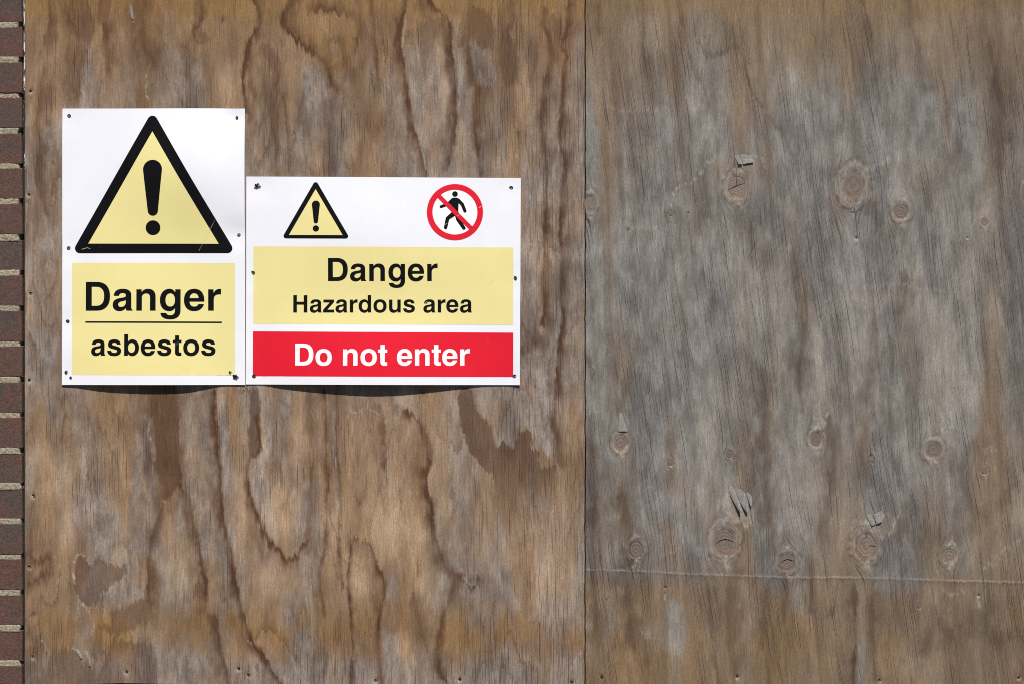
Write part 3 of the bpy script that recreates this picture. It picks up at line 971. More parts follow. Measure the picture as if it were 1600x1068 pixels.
def off(me, parent):
    me.transform(__import__('mathutils').Matrix.Translation(-Vector(parent.location)))
    return me


def bottomL(Xa):
    return -2.0 * np.exp(-((Xa - 215) / 70) ** 4) + 0.6 * gnoise(Xa / 30, Xa * 0 + 0.5, 77)


link('board_sheet', off(board_mesh('board_sheet', F, G, TH, bottomL), boardL), M_LEFT, boardL)
F_L = F

# ------------------------------------------------------------------ right board: grey knotty plywood
KN = [  # x, y, rx, ry, crack lines
    (1151, 292, 12.5, 16, 1), (1333, 291, 16, 21.5, 0), (1408, 330, 10.5, 11.5, 0), (921, 319, 8, 11.5, 0), (1048, 333, 4, 4.4, 0), (1538, 347, 5.5, 5.5, 0),
    (1603, 302, 6, 12, 0), (969.5, 691, 9.5, 11.5, 0), (1047, 722, 4.4, 4.6, 0), (1140, 709, 5, 5, 0), (1275, 686, 8.5, 10.5, 0), (1361, 717, 3.6, 3.8, 0),
    (1458, 702, 11, 11.5, 0), (1538, 735, 4.6, 4.8, 0), (994, 857, 9.5, 11.5, 0), (1132, 846, 15, 20.5, 2), (1353, 851, 14.5, 19.5, 3), (1230, 876, 11.5, 13, 2),
    (1483, 867, 10, 10, 0), (948, 932, 3, 3.4, 0), (1039, 923, 3, 3.2, 0), (1436, 946, 3, 3.4, 0), (982, 358, 2, 2, 0), (1076, 331, 1.8, 1.8, 0)]
xsR = axis(((915.2, 1640, 1.32), (1640, 1784, 9)))
F = Field(xsR, ysL, 203)
X, Y, WXf, WYf = F.X, F.Y, F.WX, F.WY
SL = F.stroke
n1 = fbm(F.SX / 75, Y / 700, 2, 221)
n2 = fbm((F.SX - 0.05 * Y) / 38, Y / 460, 2, 231)
n3 = fbm(F.SX / 150, Y / 120, 3, 241)
grey = 0.80 + 0.62 * n1 + 0.42 * n2 + 0.22 * sst(Y, 260, 360) * (1 - sst(Y, 700, 860)) * (1 - sst(X, 1470, 1590)) - 0.62 * (1 - sst(Y + 50 * n3, 30, 230)) - 0.72 * sst(Y + 30 * n3, 880, 960) - 0.16 * sst(Y, 640, 700)
grey -= 0.30 * sst(X, 1480, 1600)
F.m['grey'] += grey
och = 0.50 * (1 - sst(Y + 60 * n3 + 40 * n1 - 60 * np.exp(-((X - 1240) / 110) ** 2), 0, 95)) + 0.45 * (1 - sst(Y + 14 * n2, 4, 34)) + 0.90 * sst(Y, 880, 970) * sst(n3 + n1, -0.30, 0.30)
F.m['ochre'] += np.clip(och, 0, 1)
F.m['stain'] += 0.42 * sst(fbm((F.SX - 0.06 * Y) / 24, Y / 420, 2, 251), 0.10, 0.55) + 0.40 * sst(X + 40 * n1, 1500, 1600) * sst(n2, -0.3, 0.3)
F.m['stain'] *= 0.9
# brown bands and drips
for pts, wl, wr, a in (
    ([(926, 660), (930, 760), (928, 860), (932, 950), (938, 1020), (930, 1068)], 9, 7, .6),
    ([(918, 560), (924, 575), (927, 590)], 4, 4, .6),
    ([(1197, 590), (1196, 690), (1202, 800), (1212, 850)], 10, 9, .5),
    ([(976, 770), (985, 820), (990, 900), (985, 940), (992, 1000)], 14, 12, .6),
    ([(1008, 1000), (1014, 1030), (1012, 1066)], 10, 8, .55),
    ([(1102, 900), (1110, 960), (1116, 1030), (1124, 1068)], 3, 3, .6),
    ([(1136, 900), (1134, 960), (1142, 1040)], 14, 16, .5),
    ([(1202, 905), (1196, 960), (1190, 1010)], 5, 5, .5),
    ([(1216, 880), (1226, 905), (1224, 960), (1230, 1010)], 3, 3.5, .55),
    ([(1268, 900), (1269, 930), (1268, 952), (1276, 962), (1290, 963), (1303, 955), (1307, 930), (1309, 910), (1318, 901)], 3, 3, .7),
    ([(1336, 908), (1338, 930), (1337, 980), (1340, 1000), (1335, 1040), (1334, 1068)], 5, 2.4, .7),
    ([(1362, 930), (1360, 1000), (1368, 1060)], 4, 6, .6),
    ([(1362, 903), (1366, 915), (1369, 925)], 3, 3, .8),
    ([(1440, 1010), (1450, 985), (1465, 965), (1480, 985), (1500, 975)], 14, 14, .5),
    ([(1538, 960), (1540, 1000), (1560, 1010), (1590, 1000)], 12, 14, .55),
    ([(1590, 990), (1596, 1030), (1600, 1060)], 10, 10, .5),
    ([(1260, 440), (1262, 500), (1252, 560), (1254, 640)], 6, 5, .6),
    ([(1418, 440), (1410, 500), (1380, 560), (1360, 600), (1352, 680), (1350, 740)], 8, 8, .45),
    ([(1298, 660), (1304, 700), (1300, 760), (1290, 800), (1280, 830)], 9, 9, .5),
    ([(1430, 800), (1422, 820), (1500, 830), (1520, 800)], 18, 18, .4),
    ([(1500, 720), (1520, 780), (1540, 800), (1580, 760)], 16, 16, .4),
    ([(1060, 0), (1068, 60), (1082, 110), (1096, 130), (1108, 170)], 3, 4, .5),
    ([(1092, 68), (1108, 88), (1130, 84), (1148, 72), (1158, 90), (1166, 120), (1178, 150), (1200, 180), (1224, 215), (1240, 250)], 3, 3.4, .5),
    ([(1005, 0), (1004, 60), (1012, 120)], 3, 4, .45),
    ([(1348, 0), (1360, 50), (1368, 120), (1382, 190)], 4, 4, .5),
    ([(1420, 0), (1430, 60), (1445, 140)], 6, 6, .4),
    ([(1540, 0), (1550, 80), (1566, 160), (1570, 215)], 8, 8, .5),
    ([(936, 10), (938, 50)], 5, 5, .4),
    ([(1180, 345), (1178, 370), (1195, 400)], 10, 10, .4),
    ([(1243, 330), (1246, 420), (1252, 470)], 7, 7, .5),
    ([(1368, 320), (1374, 360), (1390, 370), (1400, 355)], 6, 6, .45),
    ([(1500, 240), (1470, 300)], 14, 14, .3),
    ([(1000, 540), (982, 610), (972, 640)], 12, 9, .4),
    ([(1080, 290), (1100, 330), (1096, 360)], 14, 12, .4),
    ([(1226, 880), (1210, 840), (1206, 800)], 5, 5, .3),
):
    SL('stain', pts, wl, wr, min(1.1, a * 1.3))
for pts, w, a in (([(930, 380), (940, 460), (938, 560), (945, 640)], 14, 1.15), ([(1015, 330), (1018, 420), (1024, 520)], 16, 1.1), ([(1125, 400), (1130, 480), (1110, 600)], 16, 1.05),
                  ([(1010, 760), (1060, 800), (1090, 860)], 22, 1.1), ([(1230, 560), (1236, 640)], 14, 1.1), ([(1370, 520), (1400, 600), (1390, 640)], 20, 1.0),
                  ([(1480, 420), (1520, 520)], 22, .95), ([(1262, 730), (1256, 800)], 12, 1.0), ([(1254, 980), (1244, 940), (1250, 920)], 12, .9), ([(960, 940), (958, 1000)], 10, .95),
                  ([(1050, 950), (1060, 1010)], 18, .9), ([(1346, 1010), (1346, 1066)], 6, 1.0), ([(1240, 120), (1290, 190)], 26, .8), ([(1420, 130), (1450, 200)], 24, .95)):
    SL('grey', pts, w, w, a)
for x, y, rx, ry, a in ((970, 800, 10, 70, .5), (995, 960, 14, 50, .6), (930, 1010, 10, 50, .7), (1145, 1000, 20, 70, .55), (1290, 1010, 40, 50, .6), (1480, 1030, 40, 30, .5), (1365, 1000, 8, 60, .6),
                        (1560, 1040, 30, 30, .5), (1250, 60, 60, 40, .6), (1255, 470, 10, 40, .5), (1205, 640, 10, 90, .35), (970, 560, 12, 50, .4), (1290, 940, 14, 16, .5), (1010, 240, 14, 30, .35),
                        (1195, 250, 10, 40, .35), (1120, 265, 12, 10, .45), (1350, 690, 12, 40, .4), (1300, 640, 10, 50, .25), (1440, 270, 30, 30, .3), (1310, 320, 14, 30, .35)):
    F.blob('ochre', x, y, rx, ry, a, 1.0)
for x, y in ((922, 573), (928, 584), (925, 590), (926, 577), (919, 566)):
    F.blob('stain', x, y, 1.6, 2.0, .9, 0.3)
F.m['pale'] += 0.34 * sst(fbm(F.SX / 50, Y / 300, 3, 259), 0.05, 0.5)
for x, y, rx, ry, a in ((960, 790, 14, 60, .6), (1210, 560, 14, 110, .5), (1280, 560, 16, 110, .5), (1400, 470, 60, 14, .5), (1340, 470, 40, 12, .4), (1470, 560, 40, 120, .45), (1140, 620, 30, 70, .4),
                        (1270, 760, 22, 60, .5), (1100, 780, 40, 50, .4), (1130, 265, 24, 20, .45), (1180, 270, 14, 26, .4), (1000, 50, 30, 40, .4), (950, 860, 10, 40, .5), (1040, 990, 40, 50, .45), (1250, 960, 16, 40, .4),
                        (1400, 1000, 40, 40, .35), (1340, 560, 20, 60, .35), (1230, 130, 24, 40, .35), (1420, 60, 60, 30, .35)):
    F.blob('pale', x, y, rx, ry, a, 0.7)
F.patch('pale', [(1128, 778), (1132, 800), (1144, 812), (1160, 818), (1176, 820), (1178, 798), (1160, 780), (1142, 766)], 3, .75)
F.patch('h', [(1136, 775), (1140, 798), (1150, 808), (1170, 812), (1174, 796), (1160, 780), (1146, 768)], 2, -0.6)
F.patch('pale', [(1152, 252), (1156, 266), (1172, 268), (1190, 262), (1188, 252), (1172, 250)], 3, .6)
F.patch('pale', [(1356, 822), (1374, 838), (1394, 834), (1402, 812), (1384, 800), (1370, 818)], 3, .6)
# the long horizontal split of the face veneer
HL = [(916, 887), (1000, 889.5), (1060, 893), (1120, 895), (1240, 899), (1330, 899), (1430, 902), (1500, 904.5), (1600, 907), (1700, 910), (1783, 912)]
br = 0.5 + 0.5 * sst(gnoise(X / 28, Y * 0 + 3.3, 261), -0.35, 0.25)
keep = {k: F.m[k].copy() for k in ('light', 'dark', 'stain')}
SL('light', [(x, y + 2.2) for x, y in HL], 1.0, 1.4, .48, 0.18, False)  # pale colour for the light caught by the lower lip
SL('dark', HL, 0.8, 0.8, .85, 0.18)
SL('stain', [(x, y + 5) for x, y in HL], 4, 4, .35, 0.6)
for k in keep:
    F.m[k] = keep[k] + (F.m[k] - keep[k]) * br
SL('h', HL, 1.8, 1.2, -0.5, 0.18)
SL('h', [(x, y + 3) for x, y in HL], 2.0, 3.0, 0.25, 0.18)
# fainter horizontal dents
for pts, a in (([(935, 166), (980, 174), (1050, 170)], .3), ([(985, 356), (1020, 357), (1060, 352)], .25), ([(1350, 450), (1400, 445), (1480, 456)], .3), ([(1290, 470), (1340, 466)], .22),
               ([(1535, 890), (1560, 870), (1578, 850), (1600, 841)], .45), ([(1036, 868), (1058, 858), (1070, 836)], .4)):
    SL('light', pts, 2.2, 2.2, a, 0.8)
# knots: rim, pale tips, swirl of the grain
gs = X + 3.0 * fbm(X / 120, Y / 420, 2, 271) + 0.5 * fbm(X / 30, Y / 160, 2, 272) - 0.035 * Y
slope = 0.175 - 0.055 * sst(Y, 100, 800)
gc = X - 0.145 * Y + 5 * fbm(X / 160, Y / 300, 2, 273)
dS = np.zeros_like(X)
KN = [(a, b, c * 1.13, d * 1.1, e) for a, b, c, d, e in KN]
for kx, ky, rx, ry, cr in KN:
    s_ = F.box(kx - 11 * rx, kx + 11 * rx, ky - 11 * ry, ky + 11 * ry)
    dx = X[s_] - kx
    dy = (Y[s_] - ky) * (rx / ry) * 0.72
    R = rx * 1.5
    d2 = np.maximum(dx * dx + dy * dy, R * R * 0.35)
    dS[s_] -= dx * R * R / d2 * np.exp(-np.sqrt(d2) / (R * 4.2))
    rr = np.sqrt((dx / rx) ** 2 + ((Y[s_] - ky) / ry) ** 2) + 0.20 * gnoise(X[s_] / 13, Y[s_] / 15, 281) + 0.07 * gnoise(X[s_] / 5, Y[s_] / 5, 284)
    big = min(1.0, rx / 9)
    F.m['light'][s_] = np.maximum(F.m['light'][s_], (0.48 * (0.35 + 0.65 * F.br[s_]) * np.maximum(np.exp(-((rr - 1.20) / 0.075) ** 2), 0.8 * np.exp(-((rr - 1.47) / 0.07) ** 2))) * (0.55 + 0.45 * big))
    F.m['stain'][s_] = np.maximum(F.m['stain'][s_], 0.55 * np.exp(-((rr - 1.62) / 0.22) ** 2) * sst(gnoise(X[s_] / 10, Y[s_] / 10, 282), -0.3, 0.3))
    F.m['dark'][s_] = np.maximum(F.m['dark'][s_], 0.80 * np.maximum(np.exp(-((rr - 1.04) / 0.07) ** 2), 0.8 * big * np.exp(-((rr - 1.34) / 0.05) ** 2)) * (0.35 + 0.5 * sst(gnoise(X[s_] / 5, Y[s_] / 5, 283), -0.4, 0.2)))
    F.m['ochre'][s_] = np.maximum(F.m['ochre'][s_], 0.22 * np.exp(-((rr - 1.35) / 0.4) ** 2))
    F.m['h'][s_] += 0.9 * big * np.exp(-((rr - 1.3) / 0.35) ** 2) - 0.8 * big * np.exp(-(rr / 0.9) ** 4) + 0.7 * big * np.exp(-((rr - 2.0) / 0.9) ** 2)
    tip = ry * 1.75
    F.blob('light', kx + 1 + 0.1 * rx, ky + tip, 0.30 * rx + 1.2, 0.20 * ry + 1.8, .60, 0.8)
    F.blob('h', kx + 1, ky + tip, 0.4 * rx + 1, 0.3 * ry + 1, 0.7 * big, 0.3)
    if rx > 7:
        F.blob('light', kx, ky - ry * 1.42, 0.55 * rx, 0.18 * ry + 1.4, .55, 1.0)
        for sd in (-1, 1):
            SL('dark', [(kx + sd * rx * 1.42, ky + ry * 0.0), (kx + sd * rx * 1.36, ky + ry * 0.75), (kx + sd * rx * 0.62, ky + ry * 1.55), (kx + 1, ky + ry * 2.0)], 0.9, 0.9, .72, 0.5)
gs = gs + dS
gc = gc + dS * 0.9
# pale torn areas near the knots
for pts, w, a in (([(1048, 320), (1053, 300), (1062, 291), (1080, 284), (1096, 272), (1104, 256), (1116, 247)], 1.8, .75), ([(1170, 246), (1180, 243), (1190, 249), (1194, 258)], 2.2, .55),
                  ([(1348, 268), (1362, 262), (1378, 255), (1386, 250)], 4.5, .45), ([(1384, 244), (1390, 262), (1394, 272)], 1.4, .6), ([(1352, 262), (1360, 274), (1366, 284)], 1.5, .5),
                  ([(1366, 262), (1370, 276)], 1.3, .45), ([(918, 302), (922, 298), (926, 303)], 3, .6), ([(917, 340), (924, 343)], 3, .55), ([(1540, 345), (1546, 320), (1548, 300)], 4, .35),
                  ([(1284, 668), (1286, 658), (1294, 644)], 1.6, .8), ([(1278, 672), (1286, 668)], 2, .7), ([(1466, 688), (1476, 668), (1496, 666), (1506, 672)], 1.8, .55),
                  ([(1540, 705), (1546, 698), (1556, 702)], 2.6, .45), ([(1130, 795), (1133, 803), (1140, 808)], 1.3, .85), ([(1144, 808), (1152, 816), (1158, 816), (1172, 819), (1176, 822)], 1.5, .8),
                  ([(1129, 780), (1131, 793)], 1.1, .6), ([(1128, 810), (1118, 818), (1112, 830)], 5, .4), ([(1160, 800), (1170, 812)], 4, .4), ([(1378, 780), (1380, 797)], 1.5, .7), ([(1394, 824), (1399, 812), (1404, 808)], 1.4, .75), ([(1374, 836), (1386, 838), (1394, 826)], 2.5, .4),
                  ([(1336, 812), (1330, 830), (1334, 850)], 3.5, .4), ([(1246, 820), (1252, 836), (1262, 840)], 4, .35), ([(1476, 922), (1490, 926), (1506, 920)], 3, .4), ([(1134, 868), (1133, 880)], 1.6, .8),
                  ([(1487, 840), (1494, 860)], 1.2, .6), ([(972, 842), (976, 850)], 2, .5), ([(1000, 842), (1020, 846)], 1.8, .4), ([(1436, 940), (1440, 960)], 1.3, .6), ([(1528, 938), (1530, 950)], 2.6, .75),
                  ([(990, 885), (1000, 886)], 2.6, .7), ([(1040, 925), (1040, 932)], 2.4, .55), ([(920, 640), (935, 642)], 3, .3), ([(1560, 880), (1545, 888)], 1.2, .3), ([(1105, 985), (1110, 1000)], 1, .3),
                  ([(1005, 985), (1016, 990)], 6, .35), ([(1228, 228), (1224, 212)], 1.2, .3), ([(1130, 350), (1128, 345)], 1.3, .5), ([(1107, 348), (1108, 354)], 1.6, .6), ([(1175, 345), (1178, 351)], 1.8, .45),
                  ([(1022, 356), (1025, 362)], 1.4, .6)):
    SL('light', pts, w, w, a * 0.85, 0.8)
# particular splits, and dark lines beside splinters
for pts, w, a in (([(995, 868), (997, 880), (999, 888), (1001, 905), (1003, 930)], 1.1, .95), ([(949, 706), (958, 740), (966, 780)], .9, .8), ([(986, 695), (986, 725)], .9, .8),
                  ([(994, 555), (1000, 595), (1008, 640), (1013, 664)], 1.0, .85), ([(1148, 246), (1158, 272), (1166, 292)], .9, .6), ([(1140, 765), (1146, 786), (1155, 801)], 1.2, .8),
                  ([(1351, 803), (1356, 811), (1362, 823)], 1.2, .95), ([(1364, 806), (1366, 812), (1368.5, 818)], 1.4, 1.0), ([(1470, 679), (1458, 678)], 1.2, .7), ([(1458, 678), (1461, 684)], 1.4, .9),
                  ([(1385, 945), (1388, 1000), (1387, 1060)], .9, .75), ([(975, 640), (978, 664)], 1, .7), ([(1337, 395), (1338, 372)], .8, .6), ([(1016, 452), (1020, 500), (1024, 540)], .9, .7),
                  ([(1200, 110), (1212, 160), (1226, 195)], 1, .6), ([(1316, 0), (1318, 20)], 3.5, .5), ([(1262, 5), (1264, 20)], 4, .5)):
    SL('dark', pts, w, w, a, 0.35)
for x, y, r in ((1338, 372, 2.3), (1529, 930, 2.0), (940, 1055, 2.0), (1152, 1056, 2.4), (1039, 917, 1.8), (1512, 372, 1.4)):  # open holes: real dip, with shade and lit lower lip painted
    F.blob('dark', x, y, r, r, 1.2, 0.1)
    F.blob('h', x, y, r, r, -2.2, 0.1)
    F.blob('light', x, y + r * 1.9, r * 1.1, r * 0.9, .75, 0.2)
R_SCREWS = [(1374, 1061, 1), (1592, 1057, 1), (940.5, 1057, 0), (1152, 1056, 0)]
for x, y, k in R_SCREWS[:2]:
    F.blob('h', x, y, 3.2, 3.4, -1.5, 0.1)
    F.blob('light', x, y + 3.5, 3.2, 2.6, .5, 0.3)  # lit lower lip of the countersink painted pale
dk = 0.10 + 0.40 * sst(fbm(X / 60, Y / 80, 3, 301), -0.1, 0.35) * (0.35 + 1.1 * (1 - sst(Y, 60, 190)) + 0.35 * sst(Y, 900, 960))
dk += 0.45 * (1 - sst(Y, -5, 16)) * sst(gnoise(X / 9, Y / 20, 303), -0.2, 0.5)
F.m['dark'] = np.maximum(F.m['dark'], np.minimum(dk, 0.54))
ck = 0.30 + 0.85 * sst(fbm((X - 0.14 * Y) / 52, Y / 260, 3, 311) + 0.42 * np.exp(-((X - 1085) / 60) ** 2 - ((Y - 530) / 120) ** 2) + 0.3 * np.exp(-((X - 1420) / 80) ** 2 - ((Y - 730) / 90) ** 2)
                       + 0.42 * np.exp(-((X - 1590) / 45) ** 2 - ((Y - 400) / 130) ** 2), -0.12, 0.4)
ck = ck - 0.25 * (1 - sst(Y, 10, 110)) - 0.18 * sst(Y, 905, 930) - 0.2 * np.exp(-((X - 945) / 30) ** 2) * sst(Y, 300, 360) * (1 - sst(Y, 600, 660)) - 0.15 * np.exp(-((X - 1190) / 40) ** 2 - ((Y - 600) / 90) ** 2)
F.m['crack'] += np.clip(ck, 0.05, 1)
F.m['h'] += 1.0 * fbm(X / 230, Y / 260, 2, 321) + 0.28 * fbm(WXf / 30, WYf / 110, 3, 331) + 0.35 * F.m['light']
boardR = thing('plywood_board', 'grey knotty plywood board split by a long horizontal line, without signs', 'board', (wx(1350), 0.009, wz(1068)), 'plywood boards closing the opening')
G = (gs, Y + 6 * gnoise(X / 4, Y / 120, 343), gc)
me = off(board_mesh('board_sheet', F, G, TH), boardR)
link('board_sheet', me, M_RIGHT, boardR)
F_R = F


def h_at(Fd, x, y):
    i = int(np.clip(np.searchsorted(Fd.xs, x), 0, len(Fd.xs) - 1))
    j = int(np.clip(np.searchsorted(Fd.ys, y), 0, len(Fd.ys) - 1))
    return float(Fd.m['h'][j, i]) * 0.001


# knots: domed end-grain discs sitting in the sheet
def knot_mesh(seed):
    r = random.Random(seed)
    ph = [r.uniform(0, 6.28) for _ in range(4)]
    b = bmesh.new()
    NS, rings = 28, (0.25, 0.5, 0.75, 0.92, 1.02)
    c = b.verts.new((0, -0.10, 0))
    prev = None
    for q, rad in enumerate(rings):
        cur = []
        for i in range(NS):
            a = 2 * math.pi * i / NS
            e = 1 + 0.05 * math.sin(2 * a + ph[0]) + 0.035 * math.sin(3 * a + ph[1]) + 0.02 * math.sin(7 * a + ph[2])
            yy = -0.10 * (1 - rad ** 3) + (0.22 if q == 4 else 0)
            cur.append(b.verts.new((rad * e * math.cos(a), yy + r.uniform(-.006, .006), rad * e * math.sin(a))))
        for i in range(NS):
            j = (i + 1) % NS
            if prev is None:
                b.faces.new((c, cur[i], cur[j]))
            else:
                b.faces.new((prev[i], cur[i], cur[j], prev[j]))
        prev = cur
    me = bm_mesh('knot', b, True)
    me.materials.append(M_KNOT)
    return me


kms = [knot_mesh(k) for k in range(5)]


def ribbon(bm, pts, w, yfun):
    """thin strip along plan points, w = list of half widths"""
    prev = None
    for i, (x, y) in enumerate(pts):
        x0, y0 = pts[max(i - 1, 0)]
        x1, y1 = pts[min(i + 1, len(pts) - 1)]
        dx, dy = x1 - x0, y1 - y0
        l = math.hypot(dx, dy) + 1e-9
        nx, ny = -dy / l * w[i], dx / l * w[i]
        a = bm.verts.new((wx(x + nx), yfun(x + nx, y + ny), wz(y + ny)))
        c = bm.verts.new((wx(x - nx), yfun(x - nx, y - ny), wz(y - ny)))
        if prev:
            f = bm.faces.new((prev[0], prev[1], c, a))
        prev = (a, c)


for i, (kx, ky, rx, ry, cr) in enumerate(KN):
    o = link('knot', kms[i % 5], None, boardR)
    base = -h_at(F_R, kx, ky) - 0.0009
    o.location = Vector((wx(kx), base, wz(ky))) - Vector(boardR.location)
    o.scale = (rx * S, 0.004, ry * S)
    o.rotation_euler = (0, rnd.uniform(-0.2, 0.2), 0)
    if cr:
        lines = {1: [[(-.95, .30), (-.3, .02), (.15, -.12), (.9, -.32)], [(0.0, -.85), (.02, -.5), (-.05, -.1)]],
                 2: [[(-.85, .15), (-.35, -.12), (0.05, -.22), (.45, -.12), (.95, .0)]],
                 3: [[(0.0, -.95), (.03, -.6)], [(.35, .02), (.9, .06)]]}[cr]
        b = bmesh.new()
        for ln in lines:
            n = len(ln)
            ribbon(b, [(kx + u * rx, ky + v * ry) for u, v in ln], [0.12 if q in (0, n - 1) and n > 2 else 0.55 for q in range(n)],
                   lambda x, y: base - 0.00045 - 0.0004 * (1 - ((x - kx) / rx) ** 2))
        bmesh.ops.recalc_face_normals(b, faces=b.faces)
        mm = bm_mesh('knot_split', b)
        mm.transform(o.matrix_basis.inverted() @ __import__('mathutils').Matrix.Translation(-Vector(boardR.location)))
        link('knot_split', mm, M_HOLE, o)


# lifted slivers of veneer
def splinter(Lp, Rp, lift, board, Fd, mat=None, camber=0.6):
    n = len(Lp)
    sub = 3
    Ls, Rs = smooth_line(Lp, 2.2), smooth_line(Rp, 2.2)
    m = max(len(Ls), len(Rs), 6)

    def res(Pn, k):
        t = k / (m - 1) * (len(Pn) - 1)
        i = min(int(t), len(Pn) - 2)
        return Pn[i] * (1 - (t - i)) + Pn[i + 1] * (t - i)
    b = bmesh.new()
    rows = []
    nw = 5
    hb = sum(h_at(Fd, *q) for q in (Lp[0], Lp[-1], Rp[0], Rp[-1])) / 4
    for k in range(m):
        l, r = res(Ls, k), res(Rs, k)
        tt = k / (m - 1) * (len(lift) - 1)
        i = min(int(tt), len(lift) - 2)
        li = lift[i] * (1 - (tt - i)) + lift[i + 1] * (tt - i)
        row = []
        for q in range(nw):
            u = q / (nw - 1)
            p = l * (1 - u) + r * u
            hh = hb + 0.001 * (li * (0.75 + 0.25 * u) + camber * 4 * u * (1 - u) * min(1, li))
            row.append(b.verts.new((wx(p[0]), -hh - 0.0002, wz(p[1]))))
        rows.append(row)
    for a, c in zip(rows[:-1], rows[1:]):
        for q in range(nw - 1):
            b.faces.new((a[q], c[q], c[q + 1], a[q + 1]))
    bmesh.ops.solidify(b, geom=list(b.faces), thickness=-0.0006)
    bmesh.ops.recalc_face_normals(b, faces=b.faces)
    mm = bm_mesh('splinter', b, False)
    off(mm, board)
    return link('splinter', mm, mat or M_SPLINTER, board)


splinter([(1137.5, 755), (1140, 768), (1143.5, 778), (1149, 788), (1155, 799)], [(1139, 755), (1147, 763), (1151, 774), (1156, 785), (1158, 797)], [0, 0.8, 2.2, 4.6, 8.2], boardR, F_R)
splinter([(1148, 762), (1152, 774), (1157, 785), (1162, 793.5), (1166, 800)], [(1152, 762), (1162, 767), (1166, 775), (1168, 786), (1168.5, 798)], [0, 0.5, 1.6, 3.6, 6.6], boardR, F_R)
splinter([(1166, 768), (1169, 780), (1172, 790)], [(1168, 768), (1175, 776), (1174, 789.5)], [0, 0.8, 3.2], boardR, F_R)
splinter([(1147, 243), (1150, 250), (1153.5, 257.6)], [(1154, 242), (1157, 248), (1160, 256.5)], [0, 0.8, 4.0], boardR, F_R)
splinter([(1157, 241), (1159, 249), (1160.8, 257)], [(1176, 243), (1177, 249), (1177, 254)], [0, 0.5, 3.0], boardR, F_R)
splinter([(967, 645), (966.4, 658), (965.5, 673)], [(972, 645), (977, 660), (980, 673)], [0.2, 0.9, 2.6], boardR, F_R)
splinter([(1352, 802), (1356, 810), (1361.5, 821)], [(1362, 803), (1365, 810), (1367.6, 817.4)], [0, 0.7, 2.8], boardR, F_R)
splinter([(1364.5, 803), (1367, 810), (1369, 818)], [(1378, 797), (1381, 804), (1377, 814)], [0.2, 1.0, 3.6], boardR, F_R)
splinter([(1283, 664), (1285, 668), (1284, 673)], [(1289, 656), (1291, 661), (1288, 668)], [0.2, 0.8, 1.4], boardR, F_R)
splinter([(113, 1013), (119, 1018), (126, 1028)], [(121, 1013), (126, 1019), (129, 1027)], [0, 0.9, 2.0], boardL, F_L)
splinter([(132, 1018), (136, 1028), (139, 1040)], [(138, 1016), (141, 1027), (141.5, 1039)], [0, 0.8, 1.6], boardL, F_L)
splinter([(203, 10), (204, 20), (206, 31)], [(206, 10), (208, 20), (209, 30)], [0.1, 0.8, 1.2], boardL, F_L)


# ------------------------------------------------------------------ screws
def screw_mesh(name, R, mat_head, slot):
    """countersunk head with a cross recess; axis along -Y, radius R (m)"""
    b = bmesh.new()
    NS = 20
    prof = ((0.30, 0.28), (0.55, -0.02), (0.92, 0.05), (1.0, 0.22), (0.85, 0.9))
    rows = []
    for rad, dy in prof:
        rows.append([b.verts.new((R * rad * math.cos(2 * math.pi * i / NS), R * dy, R * rad * math.sin(2 * math.pi * i / NS))) for i in range(NS)])
    for a, c in zip(rows[:-1], rows[1:]):
        for i in range(NS):
            j = (i + 1) % NS
            b.faces.new((a[i], c[i], c[j], a[j])).material_index = 0
    f = b.faces.new(rows[0])
    f.material_index = 1
    for ang in (0.4, 0.4 + math.pi / 2):
        ca, sa = math.cos(ang), math.sin(ang)
        q = []
        for u, v in ((-.62, -.12), (.62, -.12), (.62, .12), (-.62, .12)):
            q.append(b.verts.new((R * (u * ca - v * sa), -R * 0.06, R * (u * sa + v * ca))))
        ff = b.faces.new(q)
        ff.material_index = 1  # flat cross, its recess shade given by colour
        ang += 1
    bmesh.ops.recalc_face_normals(b, faces=b.faces)
    me = bm_mesh(name, b, False)
    me.materials.append(mat_head)
    me.materials.append(M_HOLE)
    return me


SCR_DARK = screw_mesh('screw', 0.0052, M_SCREW, True)
SCR_BRASS = screw_mesh('screw', 0.0040, M_BRASS, True)
for lst, bd, Fd in ((L_SCREWS, boardL, F_L), (R_SCREWS, boardR, F_R)):
    for x, y, k in lst:
        o = link('screw', SCR_BRASS if k else SCR_DARK, None, bd)
        o.location = Vector((wx(x), -h_at(Fd, x, y) - (0.0010 if k else 0.0004), wz(y))) - Vector(bd.location)
        o.rotation_euler = (rnd.uniform(-.15, .15), rnd.uniform(0, 3), rnd.uniform(-.15, .15))
        sc = rnd.uniform(0.9, 1.1) * (1.35 if k else 0.85)
        o.scale = (sc, sc, sc)

